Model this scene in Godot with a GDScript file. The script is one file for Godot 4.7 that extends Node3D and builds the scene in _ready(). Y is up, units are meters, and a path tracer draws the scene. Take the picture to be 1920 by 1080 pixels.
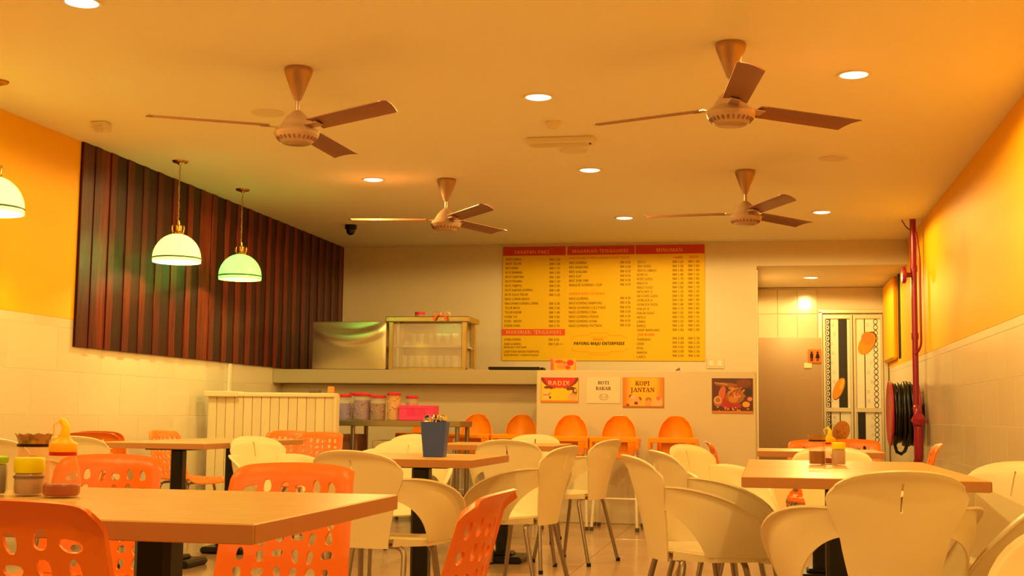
extends Node3D
# A small eatery at night: cream tiles, yellow paint, dark boards, white and orange chairs.

const XL := -4.736
const XR := 1.496
const ZB := -14.03
const HC := 2.83
const ZF := 3.2
const LAMP := Color(1.0, 0.843, 0.47)
var mats := {}
var taken := {}
var sg := 1
var rng := RandomNumberGenerator.new()

# ---------------------------------------------------------------- materials
func mat(key: String, c := Color.WHITE, rough := 0.6, metal := 0.0) -> StandardMaterial3D:
	if mats.has(key):
		return mats[key]
	var m := StandardMaterial3D.new()
	m.albedo_color = c
	m.roughness = rough
	m.metallic = metal
	if rough > 0.39 and metal < 0.1: m.metallic_specular = 0.35
	mats[key] = m
	return m

func glassy(key: String, c: Color, a := 0.15) -> StandardMaterial3D:
	if mats.has(key):
		return mats[key]
	var m := mat(key, Color(c.r, c.g, c.b, a), 0.03)
	m.transparency = BaseMaterial3D.TRANSPARENCY_ALPHA
	return m

func noise_image(w: int, h: int, fx: float, fy: float, seed_: int, lo: Color, hi: Color, power := 1.0) -> ImageTexture:
	var n := FastNoiseLite.new()
	n.seed = seed_
	n.frequency = 1.0
	n.fractal_octaves = 4
	var im := Image.create(w, h, true, Image.FORMAT_RGB8)
	for y in h:
		for x in w:
			var ax := TAU * x / w
			var ay := TAU * y / h
			var v := n.get_noise_3d(cos(ax) * fx, sin(ax) * fx + cos(ay) * fy, sin(ay) * fy) * 0.9 + 0.5
			im.set_pixel(x, y, lo.lerp(hi, pow(clampf(v, 0, 1), power)))
	im.generate_mipmaps()
	return ImageTexture.create_from_image(im)

func grained(key: String, tex: Texture2D, tint: Color, rough: float, scale_: Vector3) -> StandardMaterial3D:
	var m := mat(key, tint, rough)
	m.albedo_texture = tex
	m.uv1_triplanar = true
	m.uv1_world_triplanar = true
	m.uv1_scale = scale_
	return m

# ---------------------------------------------------------------- mesh helpers
func begin() -> SurfaceTool:
	var st := SurfaceTool.new()
	st.begin(Mesh.PRIMITIVE_TRIANGLES)
	st.set_smooth_group(-1)
	return st

func tri(st: SurfaceTool, a: Vector3, b: Vector3, c: Vector3, out: Vector3) -> void:
	if (b - a).cross(c - a).dot(out) > 0:
		st.add_vertex(a); st.add_vertex(c); st.add_vertex(b)
	else:
		st.add_vertex(a); st.add_vertex(b); st.add_vertex(c)

func quad(st: SurfaceTool, a: Vector3, b: Vector3, c: Vector3, d: Vector3, out: Vector3) -> void:
	tri(st, a, b, c, out)
	tri(st, a, c, d, out)

func add_box(st: SurfaceTool, c: Vector3, s: Vector3, bev := 0.0, bs := Basis()) -> void:
	st.set_smooth_group(-1)
	var h := s / 2
	var b := minf(bev, minf(h.x, minf(h.y, h.z)) * 0.9)
	var p := func(sx: float, sy: float, sz: float, ax: int) -> Vector3:
		var v := Vector3(sx * (h.x - (0.0 if ax == 0 else b)), sy * (h.y - (0.0 if ax == 1 else b)), sz * (h.z - (0.0 if ax == 2 else b)))
		return c + bs * v
	for sn in [-1.0, 1.0]:
		quad(st, p.call(sn, -1, -1, 0), p.call(sn, 1, -1, 0), p.call(sn, 1, 1, 0), p.call(sn, -1, 1, 0), bs * Vector3(sn, 0, 0))
		quad(st, p.call(-1, sn, -1, 1), p.call(1, sn, -1, 1), p.call(1, sn, 1, 1), p.call(-1, sn, 1, 1), bs * Vector3(0, sn, 0))
		quad(st, p.call(-1, -1, sn, 2), p.call(1, -1, sn, 2), p.call(1, 1, sn, 2), p.call(-1, 1, sn, 2), bs * Vector3(0, 0, sn))
	if b <= 0.0:
		return
	for s1 in [-1.0, 1.0]:
		for s2 in [-1.0, 1.0]:
			quad(st, p.call(s1, s2, -1, 0), p.call(s1, s2, 1, 0), p.call(s1, s2, 1, 1), p.call(s1, s2, -1, 1), bs * Vector3(s1, s2, 0))
			quad(st, p.call(s1, -1, s2, 0), p.call(s1, 1, s2, 0), p.call(s1, 1, s2, 2), p.call(s1, -1, s2, 2), bs * Vector3(s1, 0, s2))
			quad(st, p.call(-1, s1, s2, 1), p.call(1, s1, s2, 1), p.call(1, s1, s2, 2), p.call(-1, s1, s2, 2), bs * Vector3(0, s1, s2))
			for s3 in [-1.0, 1.0]:
				tri(st, p.call(s1, s2, s3, 0), p.call(s1, s2, s3, 1), p.call(s1, s2, s3, 2), bs * Vector3(s1, s2, s3))

func add_tube(st: SurfaceTool, pts: Array, r: float, n := 10, r2 := -1.0) -> void:
	sg += 1
	var rings := []
	var prev := Vector3.ZERO
	for i in pts.size():
		var t: Vector3 = (pts[min(i + 1, pts.size() - 1)] - pts[max(i - 1, 0)]).normalized()
		var u := prev - t * prev.dot(t)
		if i == 0 or u.length() < 0.01:
			u = t.cross(Vector3.UP if absf(t.y) < 0.9 else Vector3.RIGHT)
		u = u.normalized()
		prev = u
		var w := t.cross(u)
		var rr := r if r2 < 0 else lerpf(r, r2, float(i) / (pts.size() - 1))
		var ring := []
		for k in n:
			var a := TAU * k / n
			ring.append(pts[i] + (u * cos(a) + w * sin(a)) * rr)
		rings.append(ring)
	st.set_smooth_group(sg)
	for i in pts.size() - 1:
		for k in n:
			var k2 := (k + 1) % n
			var mid: Vector3 = (rings[i][k] + rings[i + 1][k2]) / 2 - (pts[i] + pts[i + 1]) / 2
			quad(st, rings[i][k], rings[i][k2], rings[i + 1][k2], rings[i + 1][k], mid)
	st.set_smooth_group(-1)
	for e in [0, pts.size() - 1]:
		var d: Vector3 = (pts[0] - pts[1]) if e == 0 else (pts[-1] - pts[-2])
		for k in n:
			tri(st, pts[e], rings[e][k], rings[e][(k + 1) % n], d)

# profile of (radius, height), walked so that the outside lies to its right
func add_lathe(st: SurfaceTool, prof: Array, n := 24, xf := Transform3D(), crease := 0.75) -> void:
	sg += 1
	st.set_smooth_group(sg)
	var last := Vector2.ZERO
	for i in prof.size() - 1:
		var a: Vector2 = prof[i]
		var b: Vector2 = prof[i + 1]
		var nd := Vector2(b.y - a.y, a.x - b.x).normalized()
		if i > 0 and nd.dot(last) < crease:
			sg += 1
			st.set_smooth_group(sg)
		last = nd
		for k in n:
			var t0 := TAU * k / n
			var t1 := TAU * ((k + 1) % n) / n
			var tm := TAU * (k + 0.5) / n
			var out := xf.basis * Vector3(nd.x * cos(tm), nd.y, nd.x * sin(tm))
			var p0 := xf * Vector3(a.x * cos(t0), a.y, a.x * sin(t0))
			var p1 := xf * Vector3(a.x * cos(t1), a.y, a.x * sin(t1))
			var q0 := xf * Vector3(b.x * cos(t0), b.y, b.x * sin(t0))
			var q1 := xf * Vector3(b.x * cos(t1), b.y, b.x * sin(t1))
			if a.x > 1e-5:
				tri(st, p0, p1, q1 if b.x > 1e-5 else q0, out)
			if b.x > 1e-5:
				tri(st, p0, q1, q0, out)
	st.set_smooth_group(-1)

# a curved sheet of the given thickness over a grid of points; mask(i, j) false leaves a cell open
func add_sheet(st: SurfaceTool, P: Array, th: float, mask = null) -> void:
	var ni := P.size()
	var nj: int = P[0].size()
	var F := []
	var B := []
	var N := []
	for i in ni:
		F.append([]); B.append([]); N.append([])
		for j in nj:
			var du: Vector3 = P[i][min(j + 1, nj - 1)] - P[i][max(j - 1, 0)]
			var dv: Vector3 = P[min(i + 1, ni - 1)][j] - P[max(i - 1, 0)][j]
			var nn := du.cross(dv).normalized()
			N[i].append(nn)
			F[i].append(P[i][j] + nn * th / 2)
			B[i].append(P[i][j] - nn * th / 2)
	var open := func(i: int, j: int) -> bool:
		return i >= 0 and j >= 0 and i < ni - 1 and j < nj - 1 and (mask == null or mask.call(i, j))
	for side in 2:
		sg += 1
		st.set_smooth_group(sg)
		var S: Array = F if side == 0 else B
		for i in ni - 1:
			for j in nj - 1:
				if open.call(i, j):
					quad(st, S[i][j], S[i][j + 1], S[i + 1][j + 1], S[i + 1][j], N[i][j] * (1 if side == 0 else -1))
	sg += 1
	st.set_smooth_group(sg)
	for i in ni - 1:
		for j in nj - 1:
			if not open.call(i, j):
				continue
			var mid: Vector3 = (P[i][j] + P[i + 1][j + 1]) / 2
			for e in [[i, j, i, j + 1, i - 1, j], [i + 1, j, i + 1, j + 1, i + 1, j], [i, j, i + 1, j, i, j - 1], [i, j + 1, i + 1, j + 1, i, j + 1]]:
				if not open.call(e[4], e[5]):
					quad(st, F[e[0]][e[1]], F[e[2]][e[3]], B[e[2]][e[3]], B[e[0]][e[1]], (P[e[0]][e[1]] + P[e[2]][e[3]]) / 2 - mid)
	st.set_smooth_group(-1)

# a sheet of cells (corner points in its own plane, hole or null) bent into shape by at()
func add_lattice(st: SurfaceTool, cells: Array, at: Callable, th: float) -> void:
	var e := 0.002
	var lift := func(p: Vector2, s: float) -> Vector3:
		var du: Vector3 = at.call(p + Vector2(e, 0)) - at.call(p - Vector2(e, 0))
		var dv: Vector3 = at.call(p + Vector2(0, e)) - at.call(p - Vector2(0, e))
		return at.call(p) + du.cross(dv).normalized() * th * 0.5 * s
	var g := sg + 1
	sg += 3
	for cell in cells:
		var q: Array = cell.q
		var ctr: Vector2 = (q[0] + q[1] + q[2] + q[3]) / 4
		var o := []
		for k in 4:
			for t in 3:
				o.append(q[k].lerp(q[(k + 1) % 4], t / 3.0))
		var hole := []
		if cell.h != null:
			ctr += cell.h.off
			for p in o:
				var d: Vector2 = (p - ctr).rotated(-cell.h.rot)
				var a := d.angle()
				var w: float = cell.h.b * (1.0 + 0.25 * sin(a))
				var v := Vector2(cell.h.a * cos(a), w * sin(a)).rotated(cell.h.rot)
				hole.append(ctr + v)
		for s in [1.0, -1.0]:
			st.set_smooth_group(g if s > 0 else g + 1)
			var hint: Vector3 = lift.call(ctr, s) - at.call(ctr)
			for k in 12:
				var k2 := (k + 1) % 12
				if cell.h == null:
					tri(st, lift.call(ctr, s), lift.call(o[k], s), lift.call(o[k2], s), hint)
				else:
					quad(st, lift.call(o[k], s), lift.call(o[k2], s), lift.call(hole[k2], s), lift.call(hole[k], s), hint)
		st.set_smooth_group(g + 2)
		if cell.h != null:
			for k in 12:
				var k2 := (k + 1) % 12
				quad(st, lift.call(hole[k], 1), lift.call(hole[k2], 1), lift.call(hole[k2], -1), lift.call(hole[k], -1), at.call(ctr) - at.call(hole[k]))
		for k in 4:
			if cell.rim[k]:
				for t in 3:
					var a: Vector2 = o[k * 3 + t]
					var b: Vector2 = o[(k * 3 + t + 1) % 12]
					quad(st, lift.call(a, 1), lift.call(b, 1), lift.call(b, -1), lift.call(a, -1), at.call(a) - at.call(ctr))
	st.set_smooth_group(-1)

func bez(a: Vector3, b: Vector3, c: Vector3, d: Vector3, t: float) -> Vector3:
	var s := 1 - t
	return a * s * s * s + b * 3 * s * s * t + c * 3 * s * t * t + d * t * t * t

func rounded(pts: Array, r: float, n := 5) -> Array:
	var out := [pts[0]]
	for i in range(1, pts.size() - 1):
		var p: Vector3 = pts[i]
		var a: Vector3 = p + (pts[i - 1] - p).limit_length(r)
		var b: Vector3 = p + (pts[i + 1] - p).limit_length(r)
		for k in n + 1:
			var t := float(k) / n
			out.append(a.lerp(p, t).lerp(p.lerp(b, t), t))
	out.append(pts[-1])
	return out

# ---------------------------------------------------------------- objects
func numbered(called: String) -> String:
	if not taken.has(called):
		taken[called] = 0
		return called
	taken[called] += 1
	return "%s_%03d" % [called, taken[called]]

func obj(called: String, st: SurfaceTool, m: Material, parent: Node = null) -> MeshInstance3D:
	st.generate_normals()
	return put(called, st.commit(), m, parent)

func put(called: String, mesh: Mesh, m: Material, parent: Node = null) -> MeshInstance3D:
	var o := MeshInstance3D.new()
	o.mesh = mesh
	o.material_override = m
	if parent == null:
		o.name = numbered(called)
		add_child(o)
		return o
	var k: int = parent.get_meta("n_" + called, 0)
	parent.set_meta("n_" + called, k + 1)
	o.name = called if k == 0 else "%s_%03d" % [called, k]
	parent.add_child(o)
	return o

func box(called: String, c: Vector3, s: Vector3, m: Material, parent: Node = null, bev := 0.0) -> MeshInstance3D:
	var st := begin()
	add_box(st, c, s, bev)
	return obj(called, st, m, parent)

func tag(o: Node, label: String, category := "", group := "", kind := "") -> Node:
	o.set_meta("label", label)
	if category: o.set_meta("category", category)
	if group: o.set_meta("group", group)
	if kind: o.set_meta("kind", kind)
	return o

func thing(called: String, at: Vector3, turn := 0.0, label := "", category := "", group := "") -> Node3D:
	var o := Node3D.new()
	o.name = numbered(called)
	add_child(o)
	o.position = at
	o.rotation_degrees.y = turn
	if label: tag(o, label, category, group)
	return o

func copy(o: Node3D, at: Vector3, turn: float, label: String) -> Node3D:
	var c: Node3D = o.duplicate()
	c.name = numbered(String(o.name))
	add_child(c)
	c.position = at
	c.rotation_degrees.y = turn
	c.set_meta("label", label)
	return c

func structure(o: Node, label: String) -> Node:
	return tag(o, label, "", "", "structure")

# flat lettering: cap height h, centre or left edge at p, optional width to fit
func letter(st: SurfaceTool, s: String, p: Vector3, h: float, width := 0.0, centred := false, serif := false, bold := true) -> void:
	var tm := TextMesh.new()
	var f := SystemFont.new()
	f.font_names = PackedStringArray(["Droid Serif" if serif else "Droid Sans"])
	f.font_weight = 700 if bold else 400
	tm.font = f
	tm.text = s
	tm.font_size = 24
	tm.pixel_size = 0.01
	tm.depth = 0.02
	tm.curve_step = 2.5
	var bb := tm.get_aabb()
	if bb.size.y <= 0.0:
		return
	var k := h / 0.171
	var kx := k if width <= 0.0 else width / bb.size.x
	var x := p.x - (bb.position.x + (bb.size.x / 2 if centred else 0.0)) * kx
	var y := p.y - (bb.position.y + bb.size.y / 2) * k
	st.append_from(tm, 0, Transform3D(Basis.from_scale(Vector3(kx, k, 0.05)), Vector3(x, y, p.z)))

# ---------------------------------------------------------------- white shell chair
func white_chair() -> Node3D:
	var t := thing("shell_chair", Vector3.ZERO)
	var pl := mat("white_plastic", Color(0.91, 0.845, 0.69), 0.38)
	var steel := mat("leg_steel", Color(0.58, 0.53, 0.50), 0.3, 0.85)
	# back
	var vs := [0.0, 0.1, 0.2, 0.3, 0.4, 0.5, 0.56, 0.62, 0.68, 0.74, 0.8, 0.86, 0.90, 0.935, 0.96, 0.98, 1.0]
	var us := [-1.0, -0.95, -0.88, -0.75, -0.6, -0.42, -0.25, -0.1, -0.02, 0.02, 0.1, 0.25, 0.42, 0.6, 0.75, 0.88, 0.95, 1.0]
	var P := []
	for v in vs:
		var row := []
		for u in us:
			var w: float = lerpf(0.120, 0.158, smoothstep(0.0, 0.55, v)) + 0.05 * smoothstep(0.45, 0.88, v)
			w *= 1.0 - 0.10 * pow(smoothstep(0.80, 1.0, v), 2.5)
			var lip := smoothstep(0.86, 1.0, v)
			var y: float = 0.405 + 0.388 * v - lip * 0.004
			y -= v * v * (0.024 * u * u + 0.020 * pow(absf(u), 6.0))
			var z: float = -0.175 - 0.075 * v - 0.02 * v * v + 0.055 * u * u * (0.35 + 0.65 * v) - lip * lip * 0.024 * (1.0 - 0.35 * u * u)
			row.append(Vector3(u * w, y, z))
		P.append(row)
	var st := begin()
	add_sheet(st, P, 0.008, func(i, j): return not (j == 8 and i >= 8 and i <= 11))
	obj("backrest", st, pl, t)
	# seat
	P = []
	for i in 13:
		var v := i / 12.0
		var row := []
		for j in 13:
			var u := j / 6.0 - 1.0
			var w: float = lerpf(0.135, 0.240, smoothstep(0.0, 0.4, v)) - 0.035 * smoothstep(0.8, 1.0, v)
			var z: float = -0.158 + 0.39 * v - 0.02 * u * u * smoothstep(0.7, 1.0, v)
			var y: float = 0.437 + 0.012 * u * u - 0.012 * sin(PI * v) - 0.045 * smoothstep(0.86, 1.0, v)
			row.append(Vector3(u * w, y, z))
		P.append(row)
	st = begin()
	add_sheet(st, P, 0.010)
	# skirt under the seat edge
	for s in [-1.0, 1.0]:
		var Q := []
		for i in 9:
			var v := 0.04 + 0.9 * i / 8.0
			var w: float = lerpf(0.135, 0.240, smoothstep(0.0, 0.4, v)) - 0.035 * smoothstep(0.8, 1.0, v)
			Q.append([Vector3(s * w, 0.447 - 0.012 * sin(PI * v), -0.158 + 0.37 * v), Vector3(s * (w - 0.008), 0.412, -0.156 + 0.365 * v)])
		add_sheet(st, Q, 0.006)
	obj("seat", st, pl, t)
	# arms
	for s in [-1.0, 1.0]:
		P = []
		for i in 17:
			var q := i / 16.0
			var U := bez(Vector3(0.145, 0.675, -0.206), Vector3(0.285, 0.685, -0.205), Vector3(0.362, 0.665, 0.13), Vector3(0.242, 0.428, 0.205), q)
			var L := bez(Vector3(0.132, 0.600, -0.190), Vector3(0.205, 0.595, -0.180), Vector3(0.262, 0.535, -0.10), Vector3(0.240, 0.432, -0.055), q)
			var f := smoothstep(0.0, 0.22, q) * smoothstep(1.0, 0.7, q)
			var edge := U + Vector3(0.005, 0.004, 0) * f
			var row := [edge + Vector3(0.004 + 0.018 * f, 0.001, 0.004 * f), edge]
			for k in 6:
				var a := (k + 0.4) / 5.4
				row.append(U.lerp(L, a) + Vector3(0.018, 0, 0.01) * sin(PI * a) * sin(PI * q))
			for k in row.size():
				row[k].x *= s
			P.append(row)
		st = begin()
		add_sheet(st, P, 0.007)
		obj("armrest", st, pl, t)
	for e in [[0.12, 0.19], [-0.11, -0.21]]:
		for s in [-1.0, 1.0]:
			st = begin()
			add_tube(st, rounded([Vector3(0, 0.412, e[0]), Vector3(s * 0.168, 0.412, e[0]), Vector3(s * 0.205, 0.0, e[1])], 0.05, 6), 0.0115, 10)
			var lg := obj("leg", st, steel, t)
			st = begin()
			add_lathe(st, [Vector2(0, 0), Vector2(0.014, 0), Vector2(0.014, 0.022), Vector2(0.0, 0.022)], 10, Transform3D(Basis(), Vector3(s * 0.205, 0, e[1])))
			obj("foot_cap", st, mat("rubber", Color(0.10, 0.09, 0.09), 0.7), lg)
	return t

# ---------------------------------------------------------------- orange chair with punched holes
func hole_cells(x0: float, x1: float, nx: int, mx: float, y0: float, y1: float, ny: int, my0: float, my1: float, keep: Callable) -> Array:
	var xs := [x0]
	for i in nx + 1: xs.append(lerpf(x0 + mx, x1 - mx, float(i) / nx))
	xs.append(x1)
	var ys := [y0]
	for i in ny + 1: ys.append(lerpf(y0 + my0, y1 - my1, float(i) / ny))
	ys.append(y1)
	var pt := {}
	for i in xs.size():
		for j in ys.size():
			var p := Vector2(xs[i], ys[j])
			if i > 1 and j > 1 and i < xs.size() - 2 and j < ys.size() - 2:
				p += Vector2(rng.randf_range(-1, 1) * 0.006, rng.randf_range(-1, 1) * 0.005)
			pt[Vector2i(i, j)] = p
	var cells := []
	for i in xs.size() - 1:
		for j in ys.size() - 1:
			var h = null
			if i > 0 and j > 0 and i < xs.size() - 2 and j < ys.size() - 2 and keep.call(i - 1, j - 1):
				var flat := (i + 2 * j) % 3 == 0
				var up := rng.randf() < 0.5
				h = {"a": rng.randf_range(0.0095, 0.0125) * (1.55 if flat else 1.0), "b": rng.randf_range(0.0165, 0.0195) * (0.62 if flat else 1.0), "rot": rng.randf_range(-0.3, 0.3) + (PI if up else 0.0), "off": Vector2(rng.randf_range(-1, 1) * 0.003, rng.randf_range(-1, 1) * 0.003)}
			cells.append({"q": [pt[Vector2i(i, j)], pt[Vector2i(i + 1, j)], pt[Vector2i(i + 1, j + 1)], pt[Vector2i(i, j + 1)]], "h": h,
				"rim": [j == 0, i == xs.size() - 2, j == ys.size() - 2, i == 0]})
	return cells

func orange_chair() -> Node3D:
	rng.seed = 77
	var t := thing("cutout_chair", Vector3.ZERO)
	var pl := mat("orange_plastic", Color(0.91, 0.455, 0.08), 0.36)
	var back := func(p: Vector2) -> Vector3:
		var v := (p.y - 0.43) / 0.37
		var u := p.x / 0.18
		var w := lerpf(1.06, 0.97, v)
		w *= 1.0 - 0.035 * pow(absf(clampf(v, 0, 1.05)), 22.0)
		var y := p.y - 0.013 * pow(absf(u), 10.0) * smoothstep(0.5, 1.0, v) - 0.009 * u * u * v
		var lip := smoothstep(0.90, 1.0, v)
		return Vector3(p.x * w, y - lip * 0.006, -0.165 - 0.075 * v - 0.012 * v * v + 0.035 * u * u - lip * lip * 0.02 - 0.012 * pow(absf(u), 12.0))
	var st := begin()
	add_lattice(st, hole_cells(-0.18, 0.18, 6, 0.034, 0.43, 0.80, 7, 0.012, 0.05, func(_i, _j): return true), back, 0.007)
	obj("backrest", st, pl, t)
	var seat := func(p: Vector2) -> Vector3:
		var u := p.x / 0.2
		var v := (p.y + 0.17) / 0.4
		return Vector3(p.x * (1.0 - 0.05 * pow(absf(v), 8.0)), 0.432 + 0.012 * u * u - 0.01 * sin(PI * v) - 0.03 * smoothstep(0.88, 1.0, v) + 0.006 * pow(absf(u), 8.0), -p.y)
	var seat2 := func(p: Vector2) -> Vector3:
		var q: Vector3 = seat.call(Vector2(p.x, p.y))
		return Vector3(q.x, q.y, p.y)
	st = begin()
	add_lattice(st, hole_cells(-0.2, 0.2, 6, 0.05, -0.17, 0.23, 6, 0.04, 0.06, func(_i, _j): return true), seat2, 0.008)
	obj("seat", st, pl, t)
	for e in [[0.14, 0.2], [-0.11, -0.2]]:
		for s in [-1.0, 1.0]:
			st = begin()
			add_tube(st, rounded([Vector3(0, 0.408, e[0]), Vector3(s * 0.15, 0.408, e[0]), Vector3(s * 0.185, 0.0, e[1])], 0.04, 5), 0.010, 9)
			obj("leg", st, mat("leg_steel"), t)
	return t

# ---------------------------------------------------------------- table
func table(at: Vector3, w: float, d: float, label: String, col := 0.0) -> Node3D:
	var t := thing("pedestal_table", at, 0, label, "table", "pedestal tables")
	var oak := mat("oak_top")
	box("tabletop", Vector3(0, 0.7325, 0), Vector3(w, 0.034, d), oak, t, 0.0025)
	var st := begin()
	var h := Vector2(w / 2, d / 2)
	for s in [-1.0, 1.0]:
		add_box(st, Vector3(s * (h.x + 0.0012), 0.7325, 0), Vector3(0.0024, 0.030, d - 0.004))
		add_box(st, Vector3(0, 0.7325, s * (h.y + 0.0012)), Vector3(w - 0.004, 0.030, 0.0024))
	obj("edge_band", st, mat("edge_band", Color(0.70, 0.48, 0.30), 0.5), t)
	var black := mat("black_metal", Color(0.045, 0.038, 0.04), 0.38, 0.2)
	st = begin()
	add_box(st, Vector3(col, 0.375, 0), Vector3(0.078, 0.66, 0.078), 0.012)
	obj("column", st, black, t)
	st = begin()
	add_box(st, Vector3(col, 0.708, 0), Vector3(0.30, 0.012, 0.30), 0.003)
	obj("mounting_plate", st, black, t)
	st = begin()
	add_box(st, Vector3(col, 0.022, 0), Vector3(0.30, 0.044, 0.30), 0.014)
	add_box(st, Vector3(col, 0.052, 0), Vector3(0.15, 0.03, 0.15), 0.012)
	for i in 5:
		add_box(st, Vector3(col - 0.10 + 0.05 * i, 0.026, 0.151), Vector3(0.02, 0.02, 0.006), 0.002)
	obj("base", st, black, t)
	return t

# ---------------------------------------------------------------- high chair
func high_chair() -> Node3D:
	var t := thing("high_chair", Vector3.ZERO)
	var pl := mat("highchair_plastic", Color(0.98, 0.60, 0.06), 0.25)
	var wh := mat("white_tube", Color(0.88, 0.84, 0.76), 0.35)
	var P := []
	for i in 11:
		var v := i / 10.0
		var row := []
		for j in 15:
			var a := (j / 14.0 - 0.5) * 3.0
			var w := 0.150 * (1.0 - 0.10 * v) * sqrt(1.0 - 0.72 * pow(v, 4.5))
			var y := 0.62 + 0.325 * v - 0.012 * a * a * v * v
			row.append(Vector3(sin(a) * w * 1.05, y, -0.06 - cos(a) * w * 0.75 - 0.05 * v))
		P.append(row)
	var st := begin()
	add_sheet(st, P, 0.006)
	obj("backrest", st, pl, t)
	st = begin()
	P = []
	for i in 7:
		var row := []
		for j in 7:
			var u := j / 3.0 - 1
			row.append(Vector3(u * 0.15, 0.60 + 0.02 * u * u, -0.16 + 0.3 * i / 6.0))
		P.append(row)
	add_sheet(st, P, 0.008)
	obj("seat", st, pl, t)
	st = begin()
	add_box(st, Vector3(0, 0.758, 0.2), Vector3(0.40, 0.02, 0.22), 0.008)
	for s in [-1.0, 1.0]:
		add_box(st, Vector3(s * 0.19, 0.715, 0.2), Vector3(0.022, 0.09, 0.22), 0.006)
		add_box(st, Vector3(s * 0.17, 0.735, 0.02), Vector3(0.045, 0.03, 0.22), 0.008)
	add_box(st, Vector3(0, 0.742, 0.305), Vector3(0.39, 0.035, 0.014), 0.005)
	obj("tray", st, pl, t)
	st = begin()
	add_box(st, Vector3(0, 0.665, 0.17), Vector3(0.20, 0.165, 0.018), 0.008)
	add_box(st, Vector3(0, 0.60, 0.10), Vector3(0.27, 0.03, 0.12), 0.01)
	obj("front_panel", st, pl, t)
	for e in [[0.12, 0.25], [-0.14, -0.24]]:
		for s in [-1.0, 1.0]:
			st = begin()
			add_tube(st, [Vector3(s * 0.155, 0.66, e[0]), Vector3(s * 0.188, 0.02, e[1])], 0.0125, 10)
			var lg := obj("leg", st, wh, t)
			st = begin()
			add_lathe(st, [Vector2(0, 0), Vector2(0.017, 0), Vector2(0.017, 0.03), Vector2(0.0, 0.032)], 10, Transform3D(Basis(), Vector3(s * 0.188, 0, e[1])))
			obj("foot_cap", st, mat("grey_foot", Color(0.35, 0.30, 0.28), 0.6), lg)
	st = begin()
	add_tube(st, [Vector3(-0.182, 0.26, 0.205), Vector3(0.182, 0.26, 0.205)], 0.009, 8)
	obj("footrest", st, wh, t)
	return t

# ---------------------------------------------------------------- ceiling fan
func fan() -> Node3D:
	var t := thing("ceiling_fan", Vector3.ZERO)
	var m := mat("fan_bronze", Color(0.70, 0.56, 0.45), 0.32, 0.45)
	var mb := mat("fan_blade", Color(0.54, 0.345, 0.26), 0.38, 0.3)
	var st := begin()
	add_lathe(st, [Vector2(0, -0.185), Vector2(0.014, -0.185), Vector2(0.022, -0.175), Vector2(0.05, -0.10), Vector2(0.076, -0.03), Vector2(0.08, -0.012), Vector2(0.074, 0.0), Vector2(0, 0)], 28)
	obj("canopy", st, m, t)
	st = begin()
	add_tube(st, [Vector3(0, -0.17, 0), Vector3(0, -0.27, 0)], 0.0125, 12)
	obj("rod", st, m, t)
	st = begin()
	add_lathe(st, [Vector2(0, -0.425), Vector2(0.075, -0.425), Vector2(0.085, -0.418), Vector2(0.118, -0.385), Vector2(0.125, -0.365), Vector2(0.112, -0.345), Vector2(0.098, -0.338), Vector2(0.085, -0.315), Vector2(0.058, -0.275), Vector2(0.03, -0.248), Vector2(0.016, -0.238), Vector2(0, -0.238)], 36)
	var motor := obj("motor_housing", st, m, t)
	st = begin()
	for k in 24:
		var a := TAU * k / 24
		add_box(st, Vector3(cos(a) * 0.1045, -0.4015, sin(a) * 0.1045), Vector3(0.004, 0.022, 0.009), 0.0, Basis(Vector3.UP, -a) * Basis(Vector3.BACK, -0.75))
	obj("vent_slots", st, mat("slot_dark", Color(0.50, 0.32, 0.23), 0.6), motor)
	for k in 3:
		var b := Basis(Vector3.UP, TAU * k / 3)
		var tilt := b * Basis(Vector3.RIGHT, deg_to_rad(-13))
		st = begin()
		var P := []
		for i in 13:
			var f := i / 12.0
			var row := []
			for j in 7:
				var c := j / 6.0 - 0.5
				var w := lerpf(0.125, 0.135, f)
				var x := 0.155 + 0.625 * f + (0.05 * c - 0.01 * c * c) * smoothstep(0.8, 1.0, f)
				row.append(tilt * Vector3(x, 0.012 * (0.25 - c * c) * 3.0 - 0.335 + 0.335, c * w) + Vector3(0, -0.335, 0))
			P.append(row)
		add_sheet(st, P, 0.005)
		var bl := obj("blade", st, mb, t)
		st = begin()
		add_box(st, b * Vector3(0.145, 0, 0) + Vector3(0, -0.338, 0), Vector3(0.11, 0.008, 0.055), 0.003, tilt)
		obj("blade_bracket", st, m, bl)
	return t

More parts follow.
